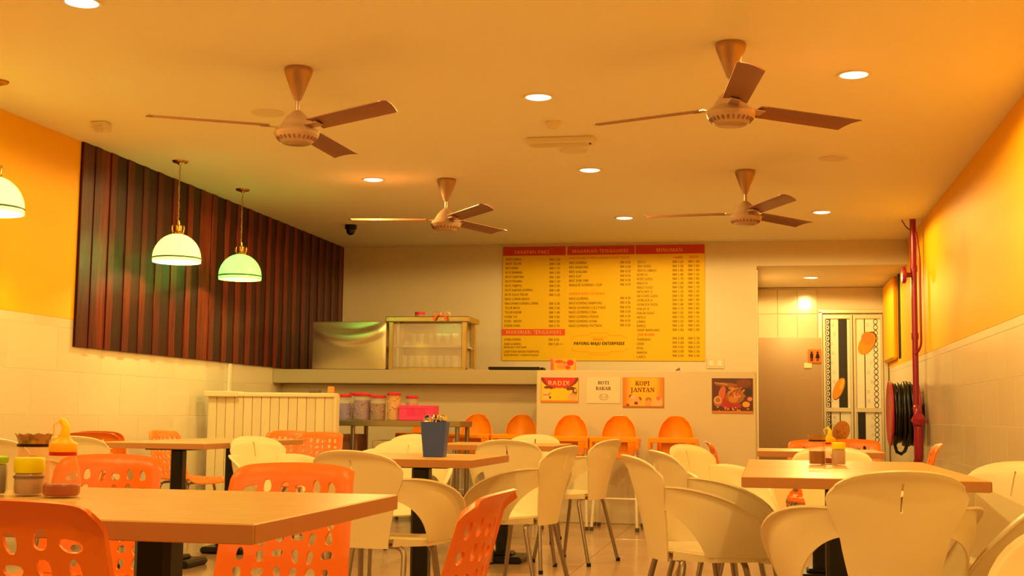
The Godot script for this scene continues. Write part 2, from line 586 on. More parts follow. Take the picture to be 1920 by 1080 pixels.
# ---------------------------------------------------------------- downlights and pendants
func downlight(at: Vector3, label: String, energy: float, lit := true) -> Node3D:
	var t := thing("downlight" if lit else "unlit_downlight", at, 0, label, "ceiling light" if lit else "ceiling fitting", "recessed downlights" if lit else "")  # the unlit discs are downlights that are switched off
	var st := begin()
	if lit:
		add_lathe(st, [Vector2(0.076, -0.006), Vector2(0.092, -0.010), Vector2(0.096, 0.0)], 32)
		obj("trim_ring", st, mat("lamp_trim", Color(0.9, 0.87, 0.8), 0.5), t)
		st = begin()
		add_lathe(st, [Vector2(0, -0.012), Vector2(0.06, -0.011), Vector2(0.078, -0.005), Vector2(0.078, 0.0)], 32)
		var m := mat("lamp_lens", Color(1, 0.95, 0.85), 0.5)
		m.emission_enabled = true
		m.emission = Color(1.0, 0.93, 0.72)
		m.emission_energy_multiplier = 3.2
		obj("lamp_lens", st, m, t)
		var l := SpotLight3D.new()
		l.name = "lamp_light"
		l.light_color = LAMP
		l.light_energy = energy
		l.light_size = 0.06
		l.spot_angle = 89
		l.spot_angle_attenuation = 0.1
		l.spot_range = 25
		l.spot_attenuation = 2
		l.shadow_enabled = true
		t.add_child(l)
		l.position.y = -0.085
		l.rotation_degrees.x = -90
	else:
		add_lathe(st, [Vector2(0, -0.010), Vector2(0.082, -0.010), Vector2(0.088, -0.012), Vector2(0.10, -0.008), Vector2(0.103, 0.0)], 32)
		obj("unlit_face", st, mat("fitting_cream", Color(0.74, 0.66, 0.55), 0.6), t)
	return t

func pendant(at: Vector3, label: String, energy: float, glass: Material) -> void:
	var t := thing("pendant_lamp", at, 0, label, "pendant lamp", "glass dome pendant lamps")
	var gold := mat("brass", Color(0.75, 0.60, 0.30), 0.22, 0.95)
	var st := begin()
	add_lathe(st, [Vector2(0, -0.03), Vector2(0.012, -0.03), Vector2(0.02, -0.022), Vector2(0.055, -0.012), Vector2(0.062, 0), Vector2(0, 0)], 24)
	obj("ceiling_rose", st, gold, t)
	var top := -0.478
	st = begin()
	for k in 22:
		var y := -0.03 + (top + 0.05) * (k + 0.5) / 22
		var ring := []
		for q in 9:
			var a := TAU * q / 8
			var p := Vector3(cos(a) * 0.0045, sin(a) * 0.0135, 0)
			ring.append(Vector3(0.003 * sin(k * 1.7), y, 0) + (Basis(Vector3.UP, PI / 2 * (k % 2)) * p))
		add_tube(st, ring, 0.0014, 5)
	obj("chain", st, gold, t)
	st = begin()
	add_tube(st, [Vector3(0.004, -0.03, 0), Vector3(-0.004, -0.2, 0.003), Vector3(0.003, -0.35, 0), Vector3(0, top, 0)], 0.0016, 6)
	obj("cord", st, mat("cord_clear", Color(0.7, 0.6, 0.4), 0.4), t)
	st = begin()
	add_lathe(st, [Vector2(0.0, top - 0.085), Vector2(0.045, top - 0.085), Vector2(0.048, top - 0.07), Vector2(0.03, top - 0.06), Vector2(0.032, top - 0.02), Vector2(0.015, top - 0.01), Vector2(0.012, top + 0.02), Vector2(0, top + 0.025)], 20)
	for k in 6:
		var a := TAU * k / 6
		add_tube(st, [Vector3(cos(a) * 0.042, top - 0.085, sin(a) * 0.042), Vector3(cos(a) * 0.052, top - 0.04, sin(a) * 0.052), Vector3(cos(a) * 0.046, top - 0.02, sin(a) * 0.046)], 0.006, 6)
	obj("fitter", st, gold, t)
	# shade: a half sphere with a thin rim
	st = begin()
	var prof := []
	var R := 0.18
	var y0 := top - 0.27
	for k in 15:
		var a := deg_to_rad(2 + 74.0 * k / 14)
		prof.append(Vector2(R * cos(a), y0 + R * 1.06 * sin(a)))
	prof.push_front(Vector2(R * 1.0, y0 - 0.028))
	for k in 15:
		var a := deg_to_rad(2 + 74.0 * (14 - k) / 14)
		prof.append(Vector2((R - 0.004) * cos(a), y0 + (R - 0.004) * 1.06 * sin(a)))
	prof.append(Vector2(R - 0.004, y0 - 0.028))
	prof.append(prof[0])
	add_lathe(st, prof, 40)
	var shade := obj("shade", st, glass, t)
	st = begin()
	add_lathe(st, [Vector2(R + 0.001, y0 - 0.004), Vector2(R + 0.003, y0 - 0.002), Vector2(R + 0.003, y0 + 0.005), Vector2(R + 0.001, y0 + 0.007)], 40)
	obj("rim_band", st, mat("green_band", Color(0.12, 0.24, 0.10), 0.3), shade)
	st = begin()
	add_lathe(st, [Vector2(0, y0 + 0.02), Vector2(0.018, y0 + 0.024), Vector2(0.03, y0 + 0.045), Vector2(0.03, y0 + 0.06), Vector2(0.02, y0 + 0.09), Vector2(0.013, y0 + 0.11), Vector2(0, y0 + 0.11)], 18)
	var m := mat("bulb_glow", Color(1, 1, 0.9), 0.4)
	m.emission_enabled = true
	m.emission = Color(1.0, 0.97, 0.80)
	m.emission_energy_multiplier = 4.0
	obj("bulb", st, m, t)
	var l := OmniLight3D.new()
	l.name = "bulb_light"
	l.light_color = Color(1.0, 0.97, 0.58)
	l.light_energy = energy
	l.light_size = 0.025
	l.omni_range = 20
	l.omni_attenuation = 2
	l.shadow_enabled = true
	t.add_child(l)
	l.position.y = y0 + 0.052

# ---------------------------------------------------------------- jars and bottles
func jar(called: String, at: Vector3, label: String, r: float, h: float, lid_h: float, lid: Material, fill: Material, fill_to: float, group := "") -> Node3D:
	var t := thing(called, at, 0, label, "jar", group)
	var st := begin()
	add_lathe(st, [Vector2(0, 0.001), Vector2(r * 0.9, 0.001), Vector2(r, 0.006), Vector2(r, h * 0.8), Vector2(r * 0.88, h * 0.92), Vector2(r * 0.86, h)], 26)
	obj("glass_body", st, glassy("clear_glass", Color(0.95, 0.9, 0.8), 0.16), t)
	if fill:
		st = begin()
		add_lathe(st, [Vector2(0, 0.004), Vector2(r * 0.84, 0.004), Vector2(r * 0.93, 0.01), Vector2(r * 0.93, h * fill_to - 0.004), Vector2(r * 0.85, h * fill_to), Vector2(0, h * fill_to + 0.002)], 22)
		obj("contents", st, fill, t)
	st = begin()
	add_lathe(st, [Vector2(0, h - 0.004), Vector2(r * 0.98, h - 0.004), Vector2(r * 1.02, h + 0.002), Vector2(r * 1.02, h + lid_h * 0.8), Vector2(r * 0.94, h + lid_h), Vector2(0, h + lid_h)], 26)
	obj("lid", st, lid, t)
	return t

func squeeze_bottle(at: Vector3, label: String, k: float) -> Node3D:
	var t := thing("squeeze_bottle", at, 0, label, "sauce bottle")
	var st := begin()
	add_lathe(st, [Vector2(0, 0.001), Vector2(0.034 * k, 0.001), Vector2(0.0385 * k, 0.006), Vector2(0.038 * k, 0.03 * k), Vector2(0.034 * k, 0.06 * k), Vector2(0.027 * k, 0.085 * k), Vector2(0.0265 * k, 0.094 * k)], 28)
	obj("bottle_body", st, glassy("amber_plastic", Color(0.98, 0.62, 0.35), 0.22), t)
	st = begin()
	add_lathe(st, [Vector2(0, 0.003), Vector2(0.033 * k, 0.003), Vector2(0.0372 * k, 0.008), Vector2(0.037 * k, 0.024 * k), Vector2(0.034 * k, 0.027 * k), Vector2(0, 0.025 * k)], 24)
	obj("sauce", st, mat("red_sauce", Color(0.50, 0.07, 0.12), 0.3), t)
	st = begin()
	add_lathe(st, [Vector2(0.0262 * k, 0.086 * k), Vector2(0.028 * k, 0.087 * k), Vector2(0.028 * k, 0.095 * k), Vector2(0.0262 * k, 0.096 * k)], 24)
	obj("seal_ring", st, mat("red_seal", Color(0.75, 0.14, 0.08), 0.4), t)
	st = begin()
	add_lathe(st, [Vector2(0, 0.094 * k), Vector2(0.0285 * k, 0.094 * k), Vector2(0.029 * k, 0.098 * k), Vector2(0.029 * k, 0.11 * k), Vector2(0.027 * k, 0.113 * k), Vector2(0.02 * k, 0.117 * k), Vector2(0.013 * k, 0.124 * k), Vector2(0.011 * k, 0.13 * k)], 24)
	var cap := obj("cap", st, mat("cap_orange", Color(0.98, 0.70, 0.05), 0.4), t)
	st = begin()
	add_tube(st, [Vector3(0, 0.115 * k, 0), Vector3(0.003 * k, 0.13 * k, 0), Vector3(0.004 * k, 0.146 * k, 0), Vector3(-0.003 * k, 0.157 * k, 0), Vector3(-0.008 * k, 0.161 * k, 0)], 0.0115 * k, 12, 0.006 * k)
	obj("nozzle", st, mat("nozzle_yellow", Color(0.99, 0.83, 0.02), 0.35), t)
	st = begin()
	add_tube(st, [Vector3(-0.008 * k, 0.158 * k, 0), Vector3(-0.022 * k, 0.15 * k, 0.004), Vector3(-0.018 * k, 0.125 * k, 0.008), Vector3(-0.012 * k, 0.116 * k, 0.01)], 0.0016, 6)
	obj("cap_strap", st, mat("nozzle_yellow"), cap)
	return t

func soy_bottle(at: Vector3, label: String, k: float, fill_to: float) -> void:
	var t := thing("soy_bottle", at, 0, label, "sauce bottle")
	var st := begin()
	add_lathe(st, [Vector2(0, 0.001), Vector2(0.029 * k, 0.001), Vector2(0.0335 * k, 0.006), Vector2(0.0335 * k, 0.07 * k), Vector2(0.032 * k, 0.085 * k), Vector2(0.031 * k, 0.112 * k)], 26)
	obj("bottle_body", st, glassy("amber_glass", Color(0.95, 0.62, 0.3), 0.3), t)
	st = begin()
	add_lathe(st, [Vector2(0, 0.004), Vector2(0.031 * k, 0.004), Vector2(0.031 * k, fill_to * k), Vector2(0, fill_to * k)], 22)
	obj("soy_sauce", st, mat("soy", Color(0.035, 0.015, 0.01), 0.15), t)
	st = begin()
	add_lathe(st, [Vector2(0.031 * k, 0.094 * k), Vector2(0.0345 * k, 0.094 * k), Vector2(0.0345 * k, 0.1 * k), Vector2(0.031 * k, 0.1 * k)], 26)
	obj("collar", st, mat("dark_collar", Color(0.16, 0.03, 0.03), 0.4), t)
	st = begin()
	var P := []
	for i in 6:
		var v := i / 5.0
		var row := []
		for j in 41:
			var a := TAU * j / 40
			var r := (0.031 + 0.006 * v * v + 0.0016 * v * cos(a * 10)) * k
			row.append(Vector3(cos(a) * r, (0.1 + 0.022 * v - 0.002 * v * (1 - cos(a * 10))) * k, -sin(a) * r))
		P.append(row)
	add_sheet(st, P, 0.002)
	obj("fluted_rim", st, mat("fluted_metal", Color(0.70, 0.55, 0.38), 0.2, 0.8), t)

func disc(im: Image, cx: float, cy: float, rx: float, ry: float, c: Color, rot := 0.0, inner := 0.0) -> void:
	var r := maxf(rx, ry)
	for y in range(maxi(0, int(cy - r)), mini(im.get_height(), int(cy + r) + 1)):
		for x in range(maxi(0, int(cx - r)), mini(im.get_width(), int(cx + r) + 1)):
			var p := Vector2(x - cx, y - cy).rotated(-rot)
			var q := Vector2(p.x / rx, p.y / ry).length()
			if q <= 1.0 and q >= inner:
				im.set_pixel(x, y, c)

func print_face(called: String, c: Vector3, w: float, h: float, im: Image, parent: Node, rough := 0.4) -> MeshInstance3D:
	im.generate_mipmaps()
	var m := StandardMaterial3D.new()
	m.albedo_texture = ImageTexture.create_from_image(im)
	m.roughness = rough
	var st := begin()
	var k := [Vector2(-1, -1), Vector2(1, -1), Vector2(1, 1), Vector2(-1, -1), Vector2(1, 1), Vector2(-1, 1)]
	for i in [0, 2, 1, 3, 5, 4]:
		st.set_uv(Vector2(0.5 + k[i].x / 2, 0.5 - k[i].y / 2))
		st.add_vertex(c + Vector3(k[i].x * w / 2, k[i].y * h / 2, 0))
	return obj(called, st, m, parent)

# ---------------------------------------------------------------- tiles on a side wall
var piece := {}
func piece_mesh(s: Vector3, bev: float) -> Mesh:
	var key := "%.3f %.3f %.3f" % [s.x, s.y, s.z]
	if not piece.has(key):
		var st := begin()
		add_box(st, Vector3.ZERO, s, bev)
		st.generate_normals()
		piece[key] = st.commit()
	return piece[key]

func side_tiles(parent: Node, x: float, z0: float, z1: float, top: float, tones: Array) -> void:
	var y := 0.0
	var row := 0
	while y < top - 0.01:
		var h := minf(0.3, top - y)
		var z := z1 - (0.3 if row % 2 else 0.0)
		while z < z0 - 0.01:
			var a := maxf(z, z1)
			var b := minf(z + 0.6, z0)
			if b - a > 0.03:
				put("tile", piece_mesh(Vector3(0.010, h - 0.003, b - a - 0.003), 0.001), tones[rng.randi() % tones.size()], parent).position = Vector3(x, y + h / 2, (a + b) / 2)
			z += 0.6
		y += h
		row += 1

# ================================================================ the scene
func _ready() -> void:
	rng.seed = 11
	var cam := Camera3D.new()
	cam.name = "camera"
	cam.position = Vector3(0, 0.93, 0)
	cam.rotation = Vector3(0.0989, 0.1935, 0.0114)
	cam.fov = 25.177
	cam.near = 0.05
	add_child(cam)
	cam.current = true
	var we := WorldEnvironment.new()
	we.name = "world_environment"
	var env := Environment.new()
	env.background_mode = Environment.BG_COLOR
	env.background_color = Color(0.01, 0.01, 0.015)
	env.tonemap_mode = Environment.TONE_MAPPER_LINEAR
	env.tonemap_exposure = 1.0
	env.sdfgi_enabled = true
	env.ssao_enabled = true
	env.ssil_enabled = true
	we.environment = env
	add_child(we)
	var e := 1.88   # every downlight
	palette()
	setting()
	ceiling_things(e)
	counter_things()
	corridor_things()
	furniture()
	table_things()

func palette() -> void:
	mat("black_metal", Color(0.045, 0.038, 0.04), 0.38, 0.2)
	mat("leg_steel", Color(0.58, 0.53, 0.50), 0.3, 0.85)
	mat("conduit_white", Color(0.90, 0.84, 0.74), 0.45)
	mat("fitting_cream", Color(0.90, 0.85, 0.76), 0.6)
	mat("diffuser_dull", Color(0.84, 0.79, 0.68), 0.4)
	mat("chrome", Color(0.85, 0.82, 0.78), 0.1, 1.0)

func setting() -> void:
	var cream := mat("wall_cream", Color(0.86, 0.80, 0.70), 0.35)
	var yellow := mat("yellow_paint", Color(0.96, 0.71, 0.015), 0.58)
	var grout := mat("grout", Color(0.93, 0.89, 0.80), 0.6)
	var white := mat("ceiling_paint", Color(0.95, 0.925, 0.86), 0.75)
	var tones := [mat("tile_a", Color(0.86, 0.80, 0.69), 0.16), mat("tile_b", Color(0.85, 0.785, 0.675), 0.18), mat("tile_c", Color(0.87, 0.81, 0.705), 0.15)]
	var W := XR - XL
	# floor
	var st := begin()
	add_box(st, Vector3((XL + XR) / 2, -0.081, (-12.4 - 1.0) / 2), Vector3(W + 0.4, 0.138, 11.4))
	add_box(st, Vector3((XL + XR) / 2, -0.075, (ZF - 1.0) / 2 + 0.1), Vector3(W + 0.4, 0.15, ZF + 1.0 + 0.2))
	add_box(st, Vector3((XL + XR) / 2, -0.075, (-12.4 - 16.7) / 2), Vector3(W + 0.4, 0.15, 4.3))
	var fl := obj("floor", st, mat("floor_grout", Color(0.56, 0.44, 0.35), 0.7))
	structure(fl, "beige glossy square floor tiles of the eatery")
	var ft := [mat("floor_a", Color(0.76, 0.63, 0.52), 0.16), mat("floor_b", Color(0.745, 0.615, 0.505), 0.18), mat("floor_c", Color(0.77, 0.64, 0.53), 0.15)]
	for i in 11:
		for j in 19:
			var x0 := XL + 0.6 * i
			var x1 := minf(x0 + 0.6, XR)
			put("tile", piece_mesh(Vector3(x1 - x0 - 0.003, 0.012, 0.597), 0.001), ft[rng.randi() % 3], fl).position = Vector3((x0 + x1) / 2, -0.006, -1.3 - 0.6 * j)
	# ceiling, with the lower ceiling of the passage
	st = begin()
	add_box(st, Vector3((XL + XR) / 2, HC + 0.08, (ZF + ZB) / 2), Vector3(W + 0.4, 0.16, ZF - ZB + 0.4))
	structure(obj("ceiling", st, white), "flat painted ceiling lit warm by downlights")
	st = begin()
	add_box(st, Vector3(0.815, 2.70, ZB - 1.3), Vector3(1.77, 0.27, 2.6))
	structure(obj("ceiling_passage", st, mat("passage_paint", Color(0.88, 0.82, 0.72), 0.6)), "lower passage ceiling behind its square lintel")
	# left wall
	st = begin()
	add_box(st, Vector3(XL - 0.1025, HC / 2, (ZF + ZB) / 2), Vector3(0.2, HC, ZF - ZB + 0.4))
	var wl := obj("wall_left", st, grout)
	structure(wl, "left wall with cream tiles below and yellow paint above")
	box("yellow_paint_field", Vector3(XL - 0.005, (1.565 + HC) / 2, (ZF - 8.24) / 2), Vector3(0.012, HC - 1.565, ZF + 8.24), yellow, wl)
	box("plain_tile_field", Vector3(XL - 0.005, 0.7825, (ZF - 5.2) / 2), Vector3(0.012, 1.565, ZF + 5.2), tones[0], wl)
	side_tiles(wl, XL - 0.005, -5.2, -12.25, 1.565, tones)
	box("kitchen_tile_field", Vector3(XL - 0.005, 0.7825, (-12.25 + ZB) / 2), Vector3(0.012, 1.565, 1.78), tones[1], wl)
	structure(box("trim_conduit", Vector3(XL + 0.0125, 1.215, -10.93), Vector3(0.024, 0.31, 0.05), mat("conduit_white"), null, 0.004), "short cream conduit on the left tiles below the panelling")
	# right wall
	st = begin()
	add_box(st, Vector3(XR + 0.1025, HC / 2, (ZF - 16.6) / 2), Vector3(0.2, HC, ZF + 16.8))
	var wr := obj("wall_right", st, grout)
	structure(wr, "right wall with cream tiles below and yellow paint above")
	box("yellow_paint_field", Vector3(XR + 0.005, (1.56 + HC) / 2, (ZF - 16.6) / 2), Vector3(0.012, HC - 1.56, ZF + 16.6), yellow, wr)
	box("plain_tile_field", Vector3(XR + 0.005, 0.78, (ZF - 5.6) / 2), Vector3(0.012, 1.56, ZF + 5.6), tones[0], wr)
	side_tiles(wr, XR + 0.005, -5.6, -16.4, 1.56, tones)
	# back wall of the kitchen, passage walls, wall behind the camera
	structure(box("wall_back", Vector3((XL - 0.07) / 2, HC / 2, ZB - 0.1), Vector3(-0.07 - XL, HC, 0.2), mat("back_tile", Color(0.88, 0.82, 0.72), 0.28)), "glossy cream back wall behind the counter")
	structure(box("wall_passage_left", Vector3(-0.17, 1.28, ZB - 1.42), Vector3(0.2, 2.56, 2.44), cream), "side wall of the passage to the toilets")
	structure(box("trim_corner", Vector3(-0.068, 1.26, ZB + 0.004), Vector3(0.016, 2.52, 0.016), mat("trim_white", Color(0.95, 0.92, 0.84), 0.3), null, 0.003), "thin pale corner trim at the passage opening")
	var we := box("wall_passage_end", Vector3(0.71, 1.28, -16.5), Vector3(1.98, 2.56, 0.2), mat("passage_wall", Color(0.84, 0.77, 0.67), 0.4))
	structure(we, "end wall of the passage around the patterned door")
	for i in 3:
		for j in 2:
			put("tile", piece_mesh(Vector3(0.236, 0.30, 0.012), 0.0015), mat("tile_a"), we).position = Vector3(0.05 + 0.24 * i, 2.08 + 0.306 * j, -16.394)
	structure(box("wall_front", Vector3((XL + XR) / 2, HC / 2, ZF + 0.1), Vector3(W + 0.4, HC, 0.2), mat("front_wall", Color(0.80, 0.72, 0.6), 0.6)), "wall behind the viewer")
	# dark board panelling
	var grain := noise_image(256, 512, 9.0, 0.9, 5, Color(0.50, 0.42, 0.40), Color(1.0, 0.95, 0.92), 0.9)
	var dark := []
	var ruddy := []
	var k := 0
	for c in [Color(0.25, 0.085, 0.06), Color(0.22, 0.075, 0.058), Color(0.28, 0.09, 0.062)]:
		k += 1
		dark.append(grained("board_dark_%d" % k, grain, c, 0.42, Vector3(1.4, 0.5, 1.4)))
	for c in [Color(0.45, 0.15, 0.085), Color(0.38, 0.125, 0.075), Color(0.52, 0.18, 0.095)]:
		k += 1
		ruddy.append(grained("board_ruddy_%d" % k, grain, c, 0.40, Vector3(1.4, 0.5, 1.4)))
	var pan := thing("wood_panelling", Vector3(XL + 0.002, 1.377, -8.24), 0, "dark stained vertical wood board panelling on the left wall", "wall panelling")
	box("backing", Vector3(0.004, (HC - 1.377) / 2, (ZB + 8.24) / 2), Vector3(0.008, HC - 1.377, 5.79), mat("board_dark_1"), pan)
	var z := 0.0
	var i := 0
	while z < 5.75:
		var batten := i % 2 == 1
		var w := rng.randf_range(0.082, 0.115) if batten else rng.randf_range(0.125, 0.185)
		w = minf(w, 5.79 - z)
		var d := rng.randf_range(0.019, 0.023) if batten else rng.randf_range(0.011, 0.014)
		var st2 := begin()
		add_box(st2, Vector3(0.008 + d / 2, (HC - 1.377) / 2, -z - w / 2), Vector3(d, HC - 1.377 - 0.002, w - 0.003), 0.002)
		obj("plank", st2, (ruddy if batten or rng.randf() < 0.18 else dark)[rng.randi() % 3], pan)
		z += w
		i += 1

func ceiling_things(e: float) -> void:
	downlight(Vector3(-3.11, HC, -5.36), "bright ceiling downlight cut by the top edge, nearest the yellow left wall", e)
	downlight(Vector3(-1.31, HC, -7.44), "bright ceiling downlight between the two nearer fans", e)
	downlight(Vector3(0.50, HC, -7.20), "bright ceiling downlight right of the nearer right fan", e)
	downlight(Vector3(-3.10, HC, -9.92), "bright ceiling downlight left of the farther left fan, above the dark panelling side", e)
	downlight(Vector3(-1.308, HC, -9.75), "bright ceiling downlight beyond the long slim ceiling lamp, middle column second", e)
	downlight(Vector3(-1.299, HC, -12.18), "bright ceiling downlight above the menu board, middle column last", e * 0.8)
	downlight(Vector3(0.532, HC, -12.05), "bright ceiling downlight at the tip of the farther right fan", e)
	downlight(Vector3(0.541, 2.565, -15.2), "small bright downlight in the low passage ceiling above the toilet door", e * 1.1)
	for p in [Vector2(-1.3, -5.1), Vector2(0.5, -5.0), Vector2(-3.1, -2.9), Vector2(-1.3, -2.7), Vector2(0.5, -2.7), Vector2(-3.1, -0.4), Vector2(-1.3, -0.3), Vector2(0.5, -0.3), Vector2(-1.3, 2.0)]:
		downlight(Vector3(p.x, HC, p.y), "ceiling downlight in the front half of the room, overhead", e * 0.70)
	downlight(Vector3(-3.08, HC, -7.59), "round flush unlit ceiling disc beside the nearer left fan rod", 0, false)
	downlight(Vector3(0.51, HC, -9.54), "round flush unlit ceiling disc above the farther right fan, right side", 0, false)
	downlight(Vector3(-1.328, HC, -9.0), "round flush unlit ceiling disc just behind the slim ceiling lamp", 0, false)
	# fans
	var f := fan()
	f.position = Vector3(-2.514, HC, -6.62)
	f.rotation_degrees.y = 88
	tag(f, "bronze three-blade ceiling fan at the left, nearest the pendant lamps", "ceiling fan", "ceiling fans")
	copy(f, Vector3(-0.154, HC, -6.5), 38, "large bronze three-blade ceiling fan at the right with one blade pointing at the viewer")
	copy(f, Vector3(-2.509, HC, -10.0), 68, "smaller far bronze ceiling fan beside the black camera dome")
	copy(f, Vector3(-0.131, HC, -9.95), 54, "smaller far bronze ceiling fan above the right end of the menu board")
	# pendants
	var g1 := mat("shade_pale", Color(0.90, 0.96, 0.86), 0.25)
	g1.backlight_enabled = true
	g1.backlight = Color(0.95, 1.0, 0.92)
	var g2 := mat("shade_green", Color(0.60, 0.88, 0.62), 0.2)
	g2.backlight_enabled = true
	g2.backlight = Color(0.8, 1.0, 0.86)
	pendant(Vector3(-4.345, HC, -9.0), "white glowing glass dome pendant on a chain, middle of the three by the panelling", 0.95, g1)
	pendant(Vector3(-4.358, HC, -10.234), "green-tinted glass dome pendant, farthest of the three by the panelling", 0.45, g2)
	pendant(Vector3(-4.35, HC, -6.62), "pale glass dome pendant cut by the left edge before the yellow wall", 0.75, g1)
	# small ceiling fittings
	var t := thing("slim_ceiling_lamp", Vector3(-1.357, HC, -8.61), 0, "long slim unlit rectangular emergency lamp on the ceiling", "ceiling lamp")
	box("housing", Vector3(0, -0.022, 0), Vector3(0.46, 0.044, 0.14), mat("fitting_cream"), t, 0.008)
	box("diffuser", Vector3(-0.01, -0.046, 0), Vector3(0.38, 0.01, 0.10), mat("diffuser_dull", Color(0.84, 0.79, 0.68), 0.4), t, 0.003)
	box("indicator", Vector3(0.205, -0.047, 0.02), Vector3(0.012, 0.008, 0.03), mat("black_metal"), t, 0.002)
	t = thing("smoke_detector", Vector3(-1.329, HC, -8.1), 0, "small round white smoke detector on the ceiling in front of the slim lamp", "smoke detector")
	var st := begin()
	add_lathe(st, [Vector2(0, -0.045), Vector2(0.03, -0.045), Vector2(0.04, -0.03), Vector2(0.045, -0.012), Vector2(0.05, -0.01), Vector2(0.05, 0)], 24)
	obj("body", st, mat("conduit_white"), t)
	t = thing("emergency_spot", Vector3(-4.29, HC, -7.7), 0, "small boxy cream ceiling fitting near the panelling corner", "ceiling fitting")
	box("housing", Vector3(0, -0.03, 0), Vector3(0.11, 0.06, 0.10), mat("fitting_cream"), t, 0.008)
	box("lens", Vector3(0.01, -0.05, 0.045), Vector3(0.06, 0.04, 0.03), mat("diffuser_dull"), t, 0.006)
	t = thing("dome_camera", Vector3(-4.084, HC, -12.345), 0, "black dome security camera on the ceiling by the panelling end", "security camera")
	st = begin()
	add_lathe(st, [Vector2(0, -0.105), Vector2(0.022, -0.10), Vector2(0.038, -0.085), Vector2(0.046, -0.06), Vector2(0.046, -0.045)], 24)
	obj("dome", st, mat("camera_dome", Color(0.03, 0.025, 0.03), 0.08), t)
	st = begin()
	add_lathe(st, [Vector2(0.046, -0.045), Vector2(0.055, -0.045), Vector2(0.06, -0.035), Vector2(0.06, 0), Vector2(0, 0)], 24)
	obj("base", st, mat("camera_base", Color(0.07, 0.05, 0.05), 0.4), t)

